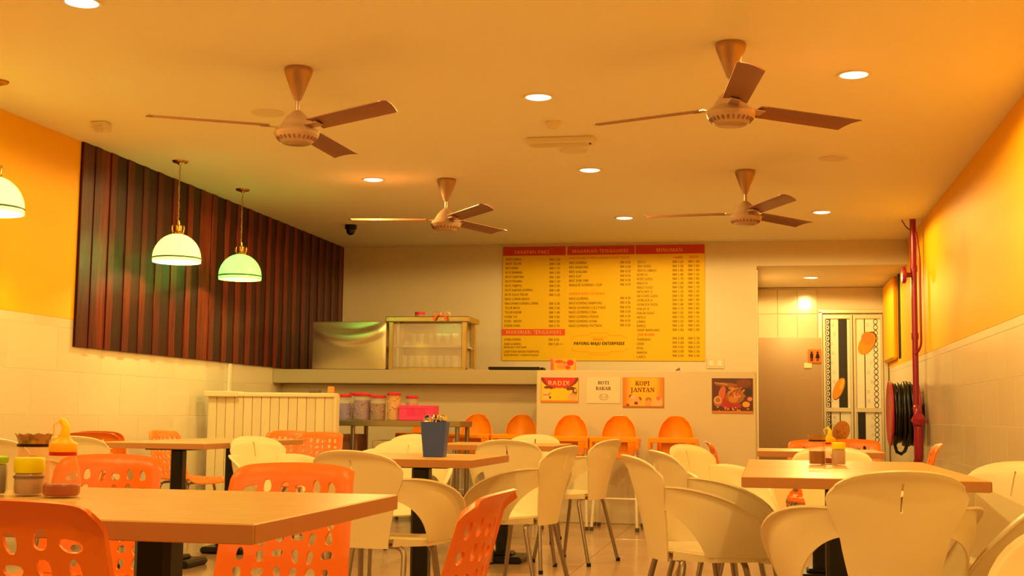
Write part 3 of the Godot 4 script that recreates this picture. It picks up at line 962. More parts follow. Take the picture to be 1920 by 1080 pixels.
func counter_things() -> void:
	var cream := mat("counter_cream", Color(0.84, 0.77, 0.66), 0.3)
	structure(box("wall_counter_front", Vector3(-1.035, 0.67, -11.8), Vector3(1.93, 1.34, 0.8), cream, null, 0.006), "smooth cream counter front with posters above the orange high chairs")
	structure(box("wall_counter_recess", Vector3((XL - 2.0) / 2, 0.61, -12.33), Vector3(-2.0 - XL, 1.225, 0.16), cream), "recessed counter wall under the serving ledge")
	structure(box("trim_counter_ledge", Vector3((XL - 2.0) / 2, 1.295, -12.3), Vector3(-2.0 - XL, 0.135, 0.6), mat("ledge", Color(0.72, 0.66, 0.54), 0.35), null, 0.006), "thick serving ledge along the counter")
	# low boarded partition
	var hw := thing("low_partition", Vector3(-4.085, 0, -10.33), 0, "low cream vertical-board partition by the left wall", "partition")
	var bm := [mat("bead_a", Color(0.91, 0.83, 0.68), 0.4), mat("bead_b", Color(0.895, 0.815, 0.665), 0.42)]
	box("core", Vector3(0, 0.54, -0.03), Vector3(1.12, 1.08, 0.06), mat("bead_gap", Color(0.42, 0.30, 0.20), 0.8), hw)
	var n := 14
	for i in n:
		var w := 1.12 / n
		box("plank", Vector3(-0.56 + w * (i + 0.5), 0.537, 0.008), Vector3(w - 0.004, 1.07, 0.016), bm[i % 2], hw, 0.003)
	box("cap", Vector3(0.14, 1.085, -0.02), Vector3(0.86, 0.035, 0.12), bm[0], hw, 0.005)
	box("cap_end", Vector3(-0.425, 1.088, 0.0), Vector3(0.29, 0.045, 0.17), bm[1], hw, 0.005)
	box("end_post", Vector3(0.572, 0.545, -0.02), Vector3(0.026, 1.09, 0.09), bm[0], hw, 0.004)
	tag(box("tissue_pack", Vector3(-3.56, 1.131, -10.34), Vector3(0.045, 0.055, 0.05), mat("tissue_orange", Color(0.93, 0.60, 0.25), 0.5), null, 0.004), "small orange packet standing on the end of the low partition", "packet")
	tag(box("flat_tin", Vector3(-3.70, 1.118, -10.34), Vector3(0.09, 0.03, 0.05), mat("tin_grey", Color(0.45, 0.38, 0.32), 0.4, 0.4), null, 0.004), "small flat grey tin lying on the low partition cap", "tin")
	# steel box on the ledge
	var steel := mat("brushed_steel", Color(0.78, 0.75, 0.66), 0.24, 0.92)
	var sb := thing("steel_warmer", Vector3(-3.985, 1.3625, -12.31), 0, "stainless steel bain-marie box on the ledge beside the glass cabinet", "food warmer")
	var st := begin()
	add_box(st, Vector3(0, 0.235, -0.02), Vector3(0.75, 0.47, 0.5), 0.012)
	obj("body", st, steel, sb)
	var P := []
	for i in 31:
		var row := []
		for j in 25:
			var u := j / 12.0 - 1
			var v := i / 30.0
			row.append(Vector3(u * 0.372, 0.006 + 0.458 * v, 0.236 + 0.010 * (1 - u * u) * sin(PI * v) + (1 - pow(absf(u), 8.0)) * (0.016 * smoothstep(0.86, 0.70, v - 0.20 * u * u) - 0.010 * smoothstep(0.62, 0.45, v - 0.26 * u * u))))
		P.append(row)
	st = begin()
	add_sheet(st, P, 0.003)
	obj("front_sheet", st, steel, sb)
	# glass cabinet
	var gc := thing("glass_cabinet", Vector3(-3.20, 1.3625, -12.30), 0, "steel framed glass display cabinet holding glass tumblers on two shelves", "display cabinet")
	var gold := mat("frame_steel", Color(0.72, 0.66, 0.50), 0.22, 0.9)
	for sx in [-1.0, 1.0]:
		for sz in [-1.0, 1.0]:
			box("post", Vector3(sx * 0.365, 0.235, sz * 0.19), Vector3(0.05, 0.47, 0.045), gold, gc, 0.006)
	box("top", Vector3(0, 0.492, 0), Vector3(0.84, 0.055, 0.46), gold, gc, 0.008)
	box("shelf", Vector3(0, 0.232, 0), Vector3(0.70, 0.022, 0.38), gold, gc, 0.003)
	box("bottom", Vector3(0, 0.014, 0), Vector3(0.78, 0.028, 0.42), gold, gc, 0.004)
	box("back_panel", Vector3(0, 0.235, -0.20), Vector3(0.72, 0.46, 0.008), mat("back_tile"), gc)
	box("pane", Vector3(0, 0.235, 0.205), Vector3(0.68, 0.43, 0.004), glassy("clear_glass", Color.WHITE), gc)
	# tumblers
	var tum := thing("tumbler", Vector3(-3.46, 1.391, -12.22), 0, "clear glass tumbler on the lower shelf of the steel cabinet", "tumbler", "tumblers on the lower cabinet shelf")
	st = begin()
	add_lathe(st, [Vector2(0, 0.0), Vector2(0.024, 0.0), Vector2(0.027, 0.004), Vector2(0.032, 0.115), Vector2(0.0305, 0.115), Vector2(0.0255, 0.012), Vector2(0, 0.012)], 18)
	obj("glass", st, glassy("tumbler_glass", Color(0.85, 0.80, 0.68), 0.25), tum)
	for i in range(1, 8):
		copy(tum, Vector3(-3.46 + 0.073 * i, 1.391, -12.22 + 0.012 * (i % 2)), 0, "clear glass tumbler on the lower shelf of the steel cabinet")
	for i in 6:
		var c := copy(tum, Vector3(-3.37 + 0.085 * i, 1.607, -12.22 + 0.012 * (i % 2)), 0, "clear glass tumbler on the upper shelf of the steel cabinet")
		c.set_meta("group", "tumblers on the upper cabinet shelf")
	var red := mat("red_lid", Color(0.82, 0.18, 0.30), 0.35)
	var j := jar("red_tin", Vector3(-3.32, 1.882, -12.25), "small red lidded pot on top of the glass cabinet", 0.05, 0.035, 0.02, red, mat("red_tin_body", Color(0.72, 0.24, 0.16), 0.4), 0.95)
	j.set_meta("category", "pot")
	# ribbon bow
	var bow := thing("ribbon_bow", Vector3(-3.06, 1.884, -12.06), 0, "orange and cream ribbon bow on the cabinet top edge", "bow")
	for s in [-1.0, 1.0]:
		P = []
		for i in 9:
			var a := TAU * i / 8.0
			P.append([Vector3(s * (0.045 - 0.04 * cos(a)), 0.018 + 0.022 * sin(a), 0.012), Vector3(s * (0.05 - 0.043 * cos(a)), 0.02 + 0.026 * sin(a), -0.022)])
		st = begin()
		add_sheet(st, P, 0.002)
		obj("loop", st, mat("ribbon_cream" if s > 0 else "ribbon_orange", Color(0.95, 0.75, 0.5) if s > 0 else Color(0.9, 0.32, 0.1), 0.5), bow)
		st = begin()
		add_sheet(st, [[Vector3(0, 0.014, 0.012), Vector3(s * 0.02, 0.014, 0.016)], [Vector3(s * 0.03, 0.0, 0.018), Vector3(s * 0.055, 0.004, 0.02)], [Vector3(s * 0.05, -0.045, 0.02), Vector3(s * 0.078, -0.04, 0.02)]], 0.002)
		obj("tail", st, mat("ribbon_tail", Color(0.88, 0.38, 0.16), 0.5), bow)
	st = begin()
	add_lathe(st, [Vector2(0, 0), Vector2(0.012, 0.004), Vector2(0.016, 0.018), Vector2(0.010, 0.03), Vector2(0, 0.034)], 12)
	obj("knot", st, mat("ribbon_cream"), bow)
	# tray, packet, bits on the counter
	var tr := thing("black_tray", Vector3(-2.34, 1.3625, -12.25), 0, "flat dark serving tray lying on the ledge", "tray")
	box("tray_base", Vector3(0, 0.012, 0), Vector3(0.50, 0.012, 0.34), mat("tray_dark", Color(0.10, 0.06, 0.05), 0.4), tr, 0.004)
	for s in [-1.0, 1.0]:
		box("tray_edge", Vector3(0, 0.02, s * 0.165), Vector3(0.50, 0.028, 0.012), mat("tray_dark"), tr, 0.004)
		box("handle", Vector3(s * 0.25, 0.026, 0), Vector3(0.03, 0.016, 0.12), mat("tray_dark"), tr, 0.005)
	var pk := thing("snack_packet", Vector3(-1.80, 1.34, -11.75), 0, "colourful yellow and red snack packet standing on the counter top", "packet")
	var im := Image.create(128, 72, true, Image.FORMAT_RGB8)
	im.fill(Color(0.97, 0.66, 0.05))
	disc(im, 30, 15, 26, 11, Color(0.93, 0.30, 0.06))
	disc(im, 100, 22, 22, 18, Color(0.86, 0.10, 0.16))
	disc(im, 55, 46, 40, 15, Color(0.95, 0.52, 0.30))
	disc(im, 64, 22, 14, 9, Color(0.72, 0.45, 0.1))
	disc(im, 85, 52, 16, 12, Color(0.80, 0.22, 0.15))
	P = []
	for i in 7:
		var row := []
		for q in 9:
			var u := q / 4.0 - 1
			var v := i / 6.0
			row.append(Vector3(u * 0.105, 0.118 * v + 0.002, 0.024 * (1 - u * u) * sin(PI * clampf(v, 0.02, 1))))
		P.append(row)
	st = begin()
	add_sheet(st, P, 0.008)
	obj("pouch", st, mat("pouch_yellow", Color(0.95, 0.62, 0.06), 0.35), pk)
	print_face("printed_front", Vector3(0.002, 0.062, 0.034), 0.19, 0.105, im, pk, 0.3)
	tag(box("pink_cloth_tag", Vector3(-1.91, 1.405, -11.85), Vector3(0.075, 0.13, 0.03), mat("pink", Color(0.90, 0.48, 0.50), 0.6), null, 0.01), "pale pink box standing behind the snack packet", "box")
	var bell := thing("counter_bell", Vector3(-0.74, 1.34, -11.5), 0, "tiny shiny metal bell on the counter edge", "bell")
	st = begin()
	add_lathe(st, [Vector2(0, 0), Vector2(0.028, 0), Vector2(0.028, 0.006), Vector2(0.022, 0.018), Vector2(0.008, 0.026), Vector2(0.004, 0.032), Vector2(0, 0.033)], 18)
	obj("dome", st, mat("chrome", Color(0.85, 0.82, 0.78), 0.1, 1.0), bell)
	var sw := thing("switch_plate", Vector3(-0.512, 1.516, ZB + 0.006), 0, "white double switch plate on the back wall right of the menu board", "light switch")
	box("plate", Vector3.ZERO, Vector3(0.19, 0.115, 0.012), mat("conduit_white"), sw, 0.004)
	for s in [-1.0, 1.0]:
		box("rocker", Vector3(s * 0.045, 0, 0.008), Vector3(0.05, 0.06, 0.008), mat("trim_white"), sw, 0.003)
	menu_board()
	posters()
	# steel side table with jars
	var tb := thing("steel_side_table", Vector3(-3.14, 0, -11.08), 0, "stainless steel side table with candy jars beside the low partition", "table")
	box("tabletop", Vector3(0, 0.853, 0), Vector3(1.15, 0.05, 0.46), mat("dull_steel", Color(0.62, 0.55, 0.40), 0.35, 0.8), tb, 0.004)
	for sx in [-1.0, 1.0]:
		for sz in [-1.0, 1.0]:
			st = begin()
			add_tube(st, [Vector3(sx * (0.54 if sx > 0 else 0.40), 0.83, sz * 0.19), Vector3(sx * (0.54 if sx > 0 else 0.40), 0, sz * 0.19)], 0.02, 12)
			obj("leg", st, mat("leg_steel"), tb)
	box("lower_shelf", Vector3(0, 0.22, 0), Vector3(1.05, 0.025, 0.42), mat("dull_steel"), tb, 0.003)
	tag(box("brown_carton", Vector3(-3.59, 0.234 + 0.26, -11.06), Vector3(0.16, 0.52, 0.28), mat("carton", Color(0.55, 0.36, 0.25), 0.7), null, 0.004), "tall brown carton under the steel side table, left end", "carton")
	tag(box("beige_crate", Vector3(-3.12, 0.234 + 0.235, -11.06), Vector3(0.50, 0.47, 0.30), mat("crate", Color(0.72, 0.62, 0.48), 0.6), null, 0.01), "wide beige crate under the middle of the steel side table", "crate")
	var fills := [["purple sweets", Color(0.42, 0.28, 0.62)], ["pale wrapped sweets", Color(0.72, 0.52, 0.32)], ["brown and purple wafers", Color(0.48, 0.26, 0.45)], ["reddish brown nuts", Color(0.48, 0.22, 0.12)], ["yellow crackers", Color(0.80, 0.52, 0.12)], ["pale biscuits", Color(0.75, 0.48, 0.30)]]
	var spots := [[-3.665, -10.98, 0.072, 0.205, 0.72], [-3.61, -11.20, 0.072, 0.225, 0.7], [-3.495, -11.0, 0.080, 0.215, 0.82], [-3.342, -10.98, 0.070, 0.20, 0.75], [-3.20, -10.99, 0.062, 0.225, 0.93], [-3.09, -11.18, 0.055, 0.20, 0.85]]
	var where := ["at the left end of the steel table", "tucked behind the leftmost jar", "broad, third along the steel table", "squat, fourth along the steel table", "tallest, left of the pink basket", "slim, half hidden by the pink basket"]
	for i in 6:
		var jr := jar("candy_jar", Vector3(spots[i][0], 0.878, spots[i][1]), "clear red-lidded jar of %s, %s" % [fills[i][0], where[i]], spots[i][2], spots[i][3], 0.022, red, mat("fill_%d" % i, fills[i][1], 0.5), spots[i][4], "red-lidded jars on the steel table")
		# lumps of what is inside, at the glass
		st = begin()
		for q in 34:
			var a := rng.randf() * TAU
			var s: float = spots[i][2]
			add_box(st, Vector3(cos(a) * s * 0.9, 0.012 + rng.randf() * (spots[i][3] * spots[i][4] - 0.02), sin(a) * s * 0.9), Vector3(1.0, 1.0, 1.0) * rng.randf_range(0.012, 0.022), 0.005, Basis(Vector3(rng.randf(), rng.randf(), 0.3).normalized(), rng.randf() * 3))
		var c: Color = fills[i][1]
		tag(obj("sweet_pieces", st, mat("lump_%d" % i, c.lerp(Color(0.95, 0.75, 0.6), 0.3), 0.4), jr), "", "", "", "stuff").remove_meta("label")
	var bk := thing("pink_basket", Vector3(-2.98, 0.878, -11.02), 0, "bright pink plastic basket on the steel side table", "basket")
	var pink := mat("pink_plastic", Color(0.90, 0.26, 0.52), 0.4)
	box("bottom", Vector3(0, 0.006, 0), Vector3(0.29, 0.012, 0.20), pink, bk, 0.004)
	for s in [-1.0, 1.0]:
		st = begin()
		add_box(st, Vector3(0, 0.12, s * 0.1), Vector3(0.31, 0.03, 0.012), 0.003)
		add_box(st, Vector3(0, 0.022, s * 0.098), Vector3(0.30, 0.034, 0.010), 0.003)
		add_box(st, Vector3(-0.115, 0.07, s * 0.099), Vector3(0.075, 0.08, 0.010), 0.003)
		add_box(st, Vector3(0.12, 0.07, s * 0.099), Vector3(0.065, 0.08, 0.010), 0.003)
		for q in 12:
			add_box(st, Vector3(-0.072 + 0.0145 * q, 0.072, s * 0.099), Vector3(0.008, 0.075, 0.007))
		obj("slotted_side", st, pink, bk)
		box("end_wall", Vector3(s * 0.15, 0.07, 0), Vector3(0.010, 0.13, 0.20), pink, bk, 0.003)
	# high chairs
	var h := high_chair()
	tag(h, "orange high chair under the red and yellow poster, first along the poster wall", "high chair", "orange high chairs")
	h.position = Vector3(-1.63, 0, -10.92)
	copy(h, Vector3(-1.215, 0, -10.92), 0, "orange high chair on white legs under the orange coffee poster, second on the poster wall")
	copy(h, Vector3(-0.735, 0, -10.92), 0, "orange high chair on white legs, last on the poster wall before the bare stretch")
	copy(h, Vector3(-2.635, 0, -11.72), 0, "orange high chair right of the steel table, in the counter recess")
	copy(h, Vector3(-2.215, 0, -11.72), 0, "orange high chair at the right end of the recess, beside the poster wall edge")
	copy(h, Vector3(-3.10, 0, -11.70), 0, "orange high chair mostly hidden behind the steel side table")

# board coordinates: pixels of a close-up, 702 to the metre
func bp(zx: float, zy: float) -> Vector3:
	var top := 95.0 - 27.0 * (zx - 60) / 1565.0
	return Vector3(-2.853 + (zx - 60) / 702.0, 2.808 - (zy - top) / (978.0 - top) * 1.268, ZB + 0.0185)

func menu_board() -> void:
	var b := thing("menu_board", Vector3.ZERO, 0, "wide yellow menu board with red headings on the back wall", "menu board")
	box("panel", Vector3(-1.7375, 2.174, ZB + 0.009), Vector3(2.231, 1.268, 0.014), mat("board_yellow", Color(0.94, 0.765, 0.0), 0.5), b, 0.002)
	var band := mat("board_red", Color(0.80, 0.25, 0.10), 0.5)
	for x in [[60, 557], [570, 1093], [1100, 1625]]:
		var a := bp(x[0], 95 - 27.0 * (x[0] - 60) / 1565.0)
		var c := bp(x[1], 95 - 27.0 * (x[1] - 60) / 1565.0)
		box("heading_band", Vector3((a.x + c.x) / 2, 2.757, ZB + 0.0165), Vector3(c.x - a.x, 0.098, 0.003), band, b)
	var m0 := bp(50, 735)
	var m1 := bp(557, 783)
	box("heading_band", Vector3((m0.x + m1.x) / 2 + 0.005, (m0.y + m1.y) / 2, ZB + 0.0165), Vector3(m1.x - m0.x - 0.012, m0.y - m1.y, 0.003), mat("board_red2", Color(0.90, 0.34, 0.12), 0.5), b)
	for x in [563.0, 1096.0]:
		var p := bp(x, 500)
		box("divider", Vector3(p.x, 2.174, ZB + 0.0163), Vector3(0.004, 1.25, 0.002), mat("board_line", Color(0.95, 0.76, 0.25), 0.5), b)
	var st := begin()
	letter(st, "SARAPAN PAGI", bp(290, 134), 0.040, 0.39, true)
	letter(st, "MAKANAN TENGAHARI", bp(826, 124), 0.040, 0.62, true)
	letter(st, "MINUMAN", bp(1358, 114), 0.040, 0.28, true)
	letter(st, "MAKANAN TENGAHARI", bp(310, 760), 0.046, 0.615, true)
	obj("heading_lettering", st, mat("board_pink", Color(0.97, 0.66, 0.45), 0.5), b)
	st = begin()
	var p1 := ["1.00", "1.40", "1.70", "2.00", "1.80", "1.50", "2.00", "1.80", "2.20", "", "5.50", "1.00", "1.40", "1.00", "0.50", "3.50"]
	var y := 0
	for s in ["ROTI CANAI", "ROTI TELUR", "ROTI BOM", "ROTI BAWANG", "ROTI SARDINE", "ROTI PISANG", "ROTI TAMPAL", "ROTI SARDIN GORENG", "ROTI GULA TELUR", "NASI LEMAK BIASA", "NASI AYAM GORENG LEMAK", "TELUR MATA", "TELUR DADAR", "AYAM 1/4", "KUIH - MUIH", "BUBUR AYAM"]:
		letter(st, s, bp(85 - y * 0.4, 192 + y * 34.4), 0.026, minf(0.0172 * s.length(), 0.41), false, false, false)
		if p1[y] != "":
			letter(st, "RM " + p1[y], bp(433, 192 + y * 34.4), 0.026, 0.115, false, false, false)
		y += 1
	var q := 0
	for s in [["AYAM GORENG", 815], ["IKAN GORENG", 850], ["MENGIKUT SAIZ IKAN", 875], ["LAUK PAUK MASAK KAMPUNG", 908], ["IKAN MENGIKUT HARIAN PASARAN", 935]]:
		letter(st, s[0], bp(78, s[1]), 0.026 if q < 2 or q == 3 else 0.02, (0.0172 if q < 2 or q == 3 else 0.0138) * String(s[0]).length(), false, false, false)
		if q < 2:
			letter(st, "RM %s" % ["4.50", "5.00 ++"][q], bp(430, s[1]), 0.026, [0.115, 0.155][q], false, false, false)
		q += 1
	for s in [["MEE GORENG", 218], ["MEE BANDUNG", 252], ["MEE HAILAM", 288], ["MEE SUP", 323], ["MEE TOM YAM", 357], ["MAGGIE GORENG / SUP", 391], ["NASI GORENG", 497], ["NASI GORENG KAMPUNG", 532], ["NASI GORENG CILI PADI", 568], ["NASI GORENG CINA", 602], ["NASI GORENG PEDAS", 637], ["NASI GORENG AYAM", 672], ["NASI GORENG PATTAYA", 707]]:
		letter(st, s[0], bp(587, s[1]), 0.027, 0.0192 * String(s[0]).length(), false, false, false)
		letter(st, "RM 4.50", bp(984, s[1] - 6), 0.026, 0.112, false, false, false)
	var drinks := ["TEH O", "TEH SUSU", "TEH O LIMAU", "KOPI O", "KOPI SUSU", "MILO O", "MILO SUSU", "NESCAFE O", "NESCAFE SUSU", "HORLICK O", "HORLICK SUSU", "HALIA O", "HALIA SUSU", "NESLO", "LIMAU", "BARLI", "SIRAP BANDUNG"]
	for i in drinks.size():
		var yy := 210.0 + 33.1 * i
		letter(st, drinks[i], bp(1113, yy), 0.026, 0.0185 * drinks[i].length(), false, false, false)
		letter(st, "RM 1.%d0" % (2 + (i * 3) % 7), bp(1384, yy - 3), 0.026, 0.115, false, false, false)
		letter(st, "RM 1.%d0" % (3 + (i * 3) % 7), bp(1502, yy - 5), 0.026, 0.118, false, false, false)
	var fruit := ["TEMBIKAI", "OREN", "EPAL", "MANGGA", "LAICI"]
	for i in 5:
		var yy := 812.0 + 33.5 * i
		letter(st, fruit[i], bp(1112, yy), 0.026, 0.0185 * fruit[i].length(), false, false, false)
		letter(st, "RM 3.00", bp(1384, yy - 10), 0.026, 0.118, false, false, false)
		letter(st, "RM 3.50", bp(1502, yy - 10), 0.026, 0.12, false, false, false)
	obj("item_lettering", st, mat("board_brown", Color(0.50, 0.29, 0.03), 0.6), b)
	st = begin()
	letter(st, "ANEKA MEE / MEE HOON / KUEY TEOW", bp(587, 180), 0.024, 0.67, false, false, false)
	letter(st, "ANEKA NASI GORENG", bp(587, 458), 0.026, 0.395, false, false, false)
	letter(st, "PANAS", bp(1390, 172), 0.022, 0.10)
	letter(st, "SEJUK", bp(1510, 170), 0.022, 0.10)
	letter(st, "JUS BUAH", bp(1115, 777), 0.028, 0.18)
	letter(st, "KEDAI", bp(815, 812), 0.018, 0.11, true)
	obj("orange_lettering", st, mat("board_orange", Color(0.93, 0.45, 0.05), 0.5), b)
	st = begin()
	letter(st, "PAYUNG MAJU ENTERPRISE", bp(822, 847), 0.033, 0.555, true)
	obj("name_lettering", st, mat("board_black", Color(0.13, 0.07, 0.02), 0.6), b)
	st = begin()
	var ln := func(ax, ay, bx, by):
		var a: Vector3 = bp(ax, ay)
		var c: Vector3 = bp(bx, by)
		add_box(st, (a + c) / 2 - Vector3(0, 0, 0.002), Vector3(a.distance_to(c) + 0.004, 0.0045, 0.002), 0.0, Basis(Vector3.BACK, atan2(c.y - a.y, c.x - a.x)))
	for s in [[612, 800, 660, 782], [660, 782, 735, 782], [735, 782, 760, 762], [760, 762, 880, 762], [880, 762, 905, 782], [905, 782, 990, 782], [990, 782, 1038, 800], [612, 800, 612, 815], [1038, 800, 1038, 815], [612, 880, 612, 892], [1038, 880, 1038, 892], [612, 892, 660, 908], [660, 908, 730, 908], [730, 908, 760, 932], [760, 932, 885, 932], [885, 932, 910, 908], [910, 908, 990, 908], [990, 908, 1038, 892], [750, 795, 890, 795], [755, 915, 880, 915]]:
		ln.call(s[0], s[1], s[2], s[3])
	obj("emblem_frame", st, mat("board_faint", Color(0.95, 0.58, 0.03), 0.5), b)

func poster(c: Vector2, w: float, h: float, im: Image, label: String, called := "poster") -> Node3D:
	var t := thing(called, Vector3(c.x, c.y, -11.4), 0, label, "poster")
	box("sheet", Vector3(0, 0, 0.003), Vector3(w, h, 0.005), mat("poster_edge", Color(0.62, 0.40, 0.20), 0.5), t)
	print_face("print", Vector3(0, 0, 0.0063), w - 0.004, h - 0.004, im, t, 0.35)
	return t

func posters() -> void:
	# red and yellow drink poster
	var im := Image.create(256, 170, true, Image.FORMAT_RGB8)
	im.fill(Color(0.92, 0.76, 0.05))
	disc(im, 128, -8, 132, 84, Color(0.55, 0.08, 0.10))
	disc(im, 128, -12, 112, 84, Color(0.82, 0.16, 0.11))
	disc(im, 128, 84, 22, 16, Color(0.82, 0.36, 0.20))
	for q in [[40, 66, 20, 9], [70, 70, 14, 8], [190, 76, 16, 10], [232, 92, 16, 26], [62, 124, 10, 20], [180, 130, 12, 18], [212, 72, 18, 12]]:
		disc(im, q[0], q[1], q[2], q[3], Color(0.45, 0.20, 0.05))
	disc(im, 128, 118, 62, 46, Color(0.95, 0.78, 0.04))
	for i in 10:
		disc(im, 128 + 60 * cos(i * TAU / 10), 118 + 42 * sin(i * TAU / 10), 12, 10, Color(0.95, 0.78, 0.04))
	im.fill_rect(Rect2i(14, 82, 42, 72), Color(0.95, 0.76, 0.50))
	im.fill_rect(Rect2i(14, 114, 42, 8), Color(0.75, 0.48, 0.25))
	disc(im, 222, 120, 26, 16, Color(0.80, 0.55, 0.35))
	disc(im, 216, 136, 34, 20, Color(0.92, 0.66, 0.45))
	disc(im, 236, 86, 9, 12, Color(0.93, 0.68, 0.5))
	im.fill_rect(Rect2i(0, 156, 256, 14), Color(0.88, 0.50, 0.06))
	var t := poster(Vector2(-1.79, 1.164), 0.338, 0.224, im, "yellow poster with a red arched top lettered RADIX")
	var st := begin()
	letter(st, "RADIX", Vector3(-0.005, 0.062, 0.007), 0.042, 0.195, true)
	obj("lettering", st, mat("poster_peach", Color(0.98, 0.72, 0.48), 0.5), t)
	# toast notice
	im = Image.create(192, 160, true, Image.FORMAT_RGB8)
	im.fill(Color(0.90, 0.82, 0.70))
	disc(im, 98, 122, 26, 20, Color(0.62, 0.52, 0.42), 0, 0.86)
	disc(im, 98, 112, 22, 10, Color(0.62, 0.52, 0.42), 0, 0.8)
	disc(im, 98, 128, 16, 8, Color(0.70, 0.60, 0.5), 0, 0.7)
	t = poster(Vector2(-1.398, 1.166), 0.30, 0.232, im, "plain pale notice reading ROTI BAKAR in thin dark letters", "paper_notice")
	t.get_node("sheet").material_override = mat("notice_edge", Color(0.88, 0.80, 0.68), 0.6)
	st = begin()
	letter(st, "ROTI", Vector3(0.0, 0.066, 0.007), 0.029, 0.098, true, true, true)
	letter(st, "BAKAR", Vector3(0.0, 0.016, 0.007), 0.029, 0.135, true, true, true)
	obj("lettering", st, mat("notice_ink", Color(0.30, 0.20, 0.12), 0.6), t)
	# coffee poster
	im = Image.create(256, 188, true, Image.FORMAT_RGB8)
	for x in 256:
		for y in 188:
			im.set_pixel(x, y, Color(0.93, 0.72, 0.03).lerp(Color(0.86, 0.48, 0.08), smoothstep(0.55, 1.0, absf(x - 128.0) / 128.0)))
	for q in [[50, 120, 14, 14, 0.55, 0.25, 0.04], [100, 135, 18, 16, 0.6, 0.28, 0.05], [70, 140, 34, 30, 0.93, 0.66, 0.42], [62, 122, 16, 12, 0.96, 0.72, 0.5], [84, 160, 14, 10, 0.5, 0.2, 0.04], [106, 158, 14, 18, 0.93, 0.66, 0.45], [160, 138, 20, 16, 0.72, 0.46, 0.05], [160, 162, 20, 24, 0.86, 0.60, 0.42], [220, 150, 28, 38, 0.94, 0.70, 0.48], [222, 128, 14, 14, 0.86, 0.45, 0.25], [30, 174, 10, 10, 0.5, 0.22, 0.05]]:
		disc(im, q[0], q[1], q[2], q[3], Color(q[4], q[5], q[6]))
	im.fill_rect(Rect2i(0, 178, 256, 10), Color(0.72, 0.40, 0.12))
	t = poster(Vector2(-1.045, 1.147), 0.362, 0.265, im, "orange poster lettered KOPI JANTAN with cups along the bottom")
	st = begin()
	letter(st, "KOPI", Vector3(-0.008, 0.082, 0.007), 0.038, 0.125, true, true)
	letter(st, "JANTAN", Vector3(-0.006, 0.018, 0.007), 0.038, 0.21, true, true)
	obj("lettering", st, mat("poster_maroon", Color(0.45, 0.09, 0.03), 0.5), t)
	# dark collage poster
	im = Image.create(192, 168, true, Image.FORMAT_RGB8)
	im.fill(Color(0.34, 0.10, 0.06))
	var r := RandomNumberGenerator.new()
	r.seed = 9
	disc(im, 70, 30, 58, 10, Color(0.60, 0.33, 0.06), 0.06)
	disc(im, 150, 22, 36, 20, Color(0.48, 0.20, 0.07))
	disc(im, 62, 112, 26, 34, Color(0.72, 0.12, 0.08), -0.5)
	disc(im, 90, 124, 50, 18, Color(0.68, 0.08, 0.10), 0.2)
	disc(im, 108, 86, 44, 34, Color(0.62, 0.36, 0.10))
	disc(im, 100, 98, 22, 18, Color(0.78, 0.50, 0.05))
	for i in 70:
		var c := [Color(0.86, 0.52, 0.32), Color(0.78, 0.36, 0.2), Color(0.55, 0.26, 0.08), Color(0.80, 0.55, 0.2)][r.randi() % 4] as Color
		disc(im, 60 + 60 * r.randf() + 40 * r.randf(), 44 + 46 * r.randf(), r.randf_range(2, 6), r.randf_range(3, 9), c, r.randf() * 3)
	disc(im, 46, 72, 16, 36, Color(0.80, 0.38, 0.22), 0.25)
	disc(im, 27, 110, 22, 26, Color(0.66, 0.40, 0.16))
	disc(im, 27, 104, 18, 18, Color(0.90, 0.66, 0.45), 0, 0.7)
	disc(im, 172, 66, 18, 20, Color(0.16, 0.06, 0.03))
	disc(im, 160, 124, 18, 14, Color(0.92, 0.62, 0.12))
	disc(im, 178, 98, 12, 10, Color(0.88, 0.50, 0.40))
	for i in 26:
		disc(im, 20 + 160 * r.randf(), 138 + 18 * r.randf(), 4, 3, Color(0.90, 0.60, 0.45) if i % 3 else Color(0.25, 0.08, 0.04))
	for i in 8:
		disc(im, 14 + 8 * i, 20 + 1.2 * i, 3, 3, Color(0.88, 0.66, 0.38))
	im.fill_rect(Rect2i(0, 156, 192, 12), Color(0.80, 0.48, 0.08))
	poster(Vector2(-0.272, 1.125), 0.352, 0.306, im, "dark maroon food collage poster at the right end of the poster wall")

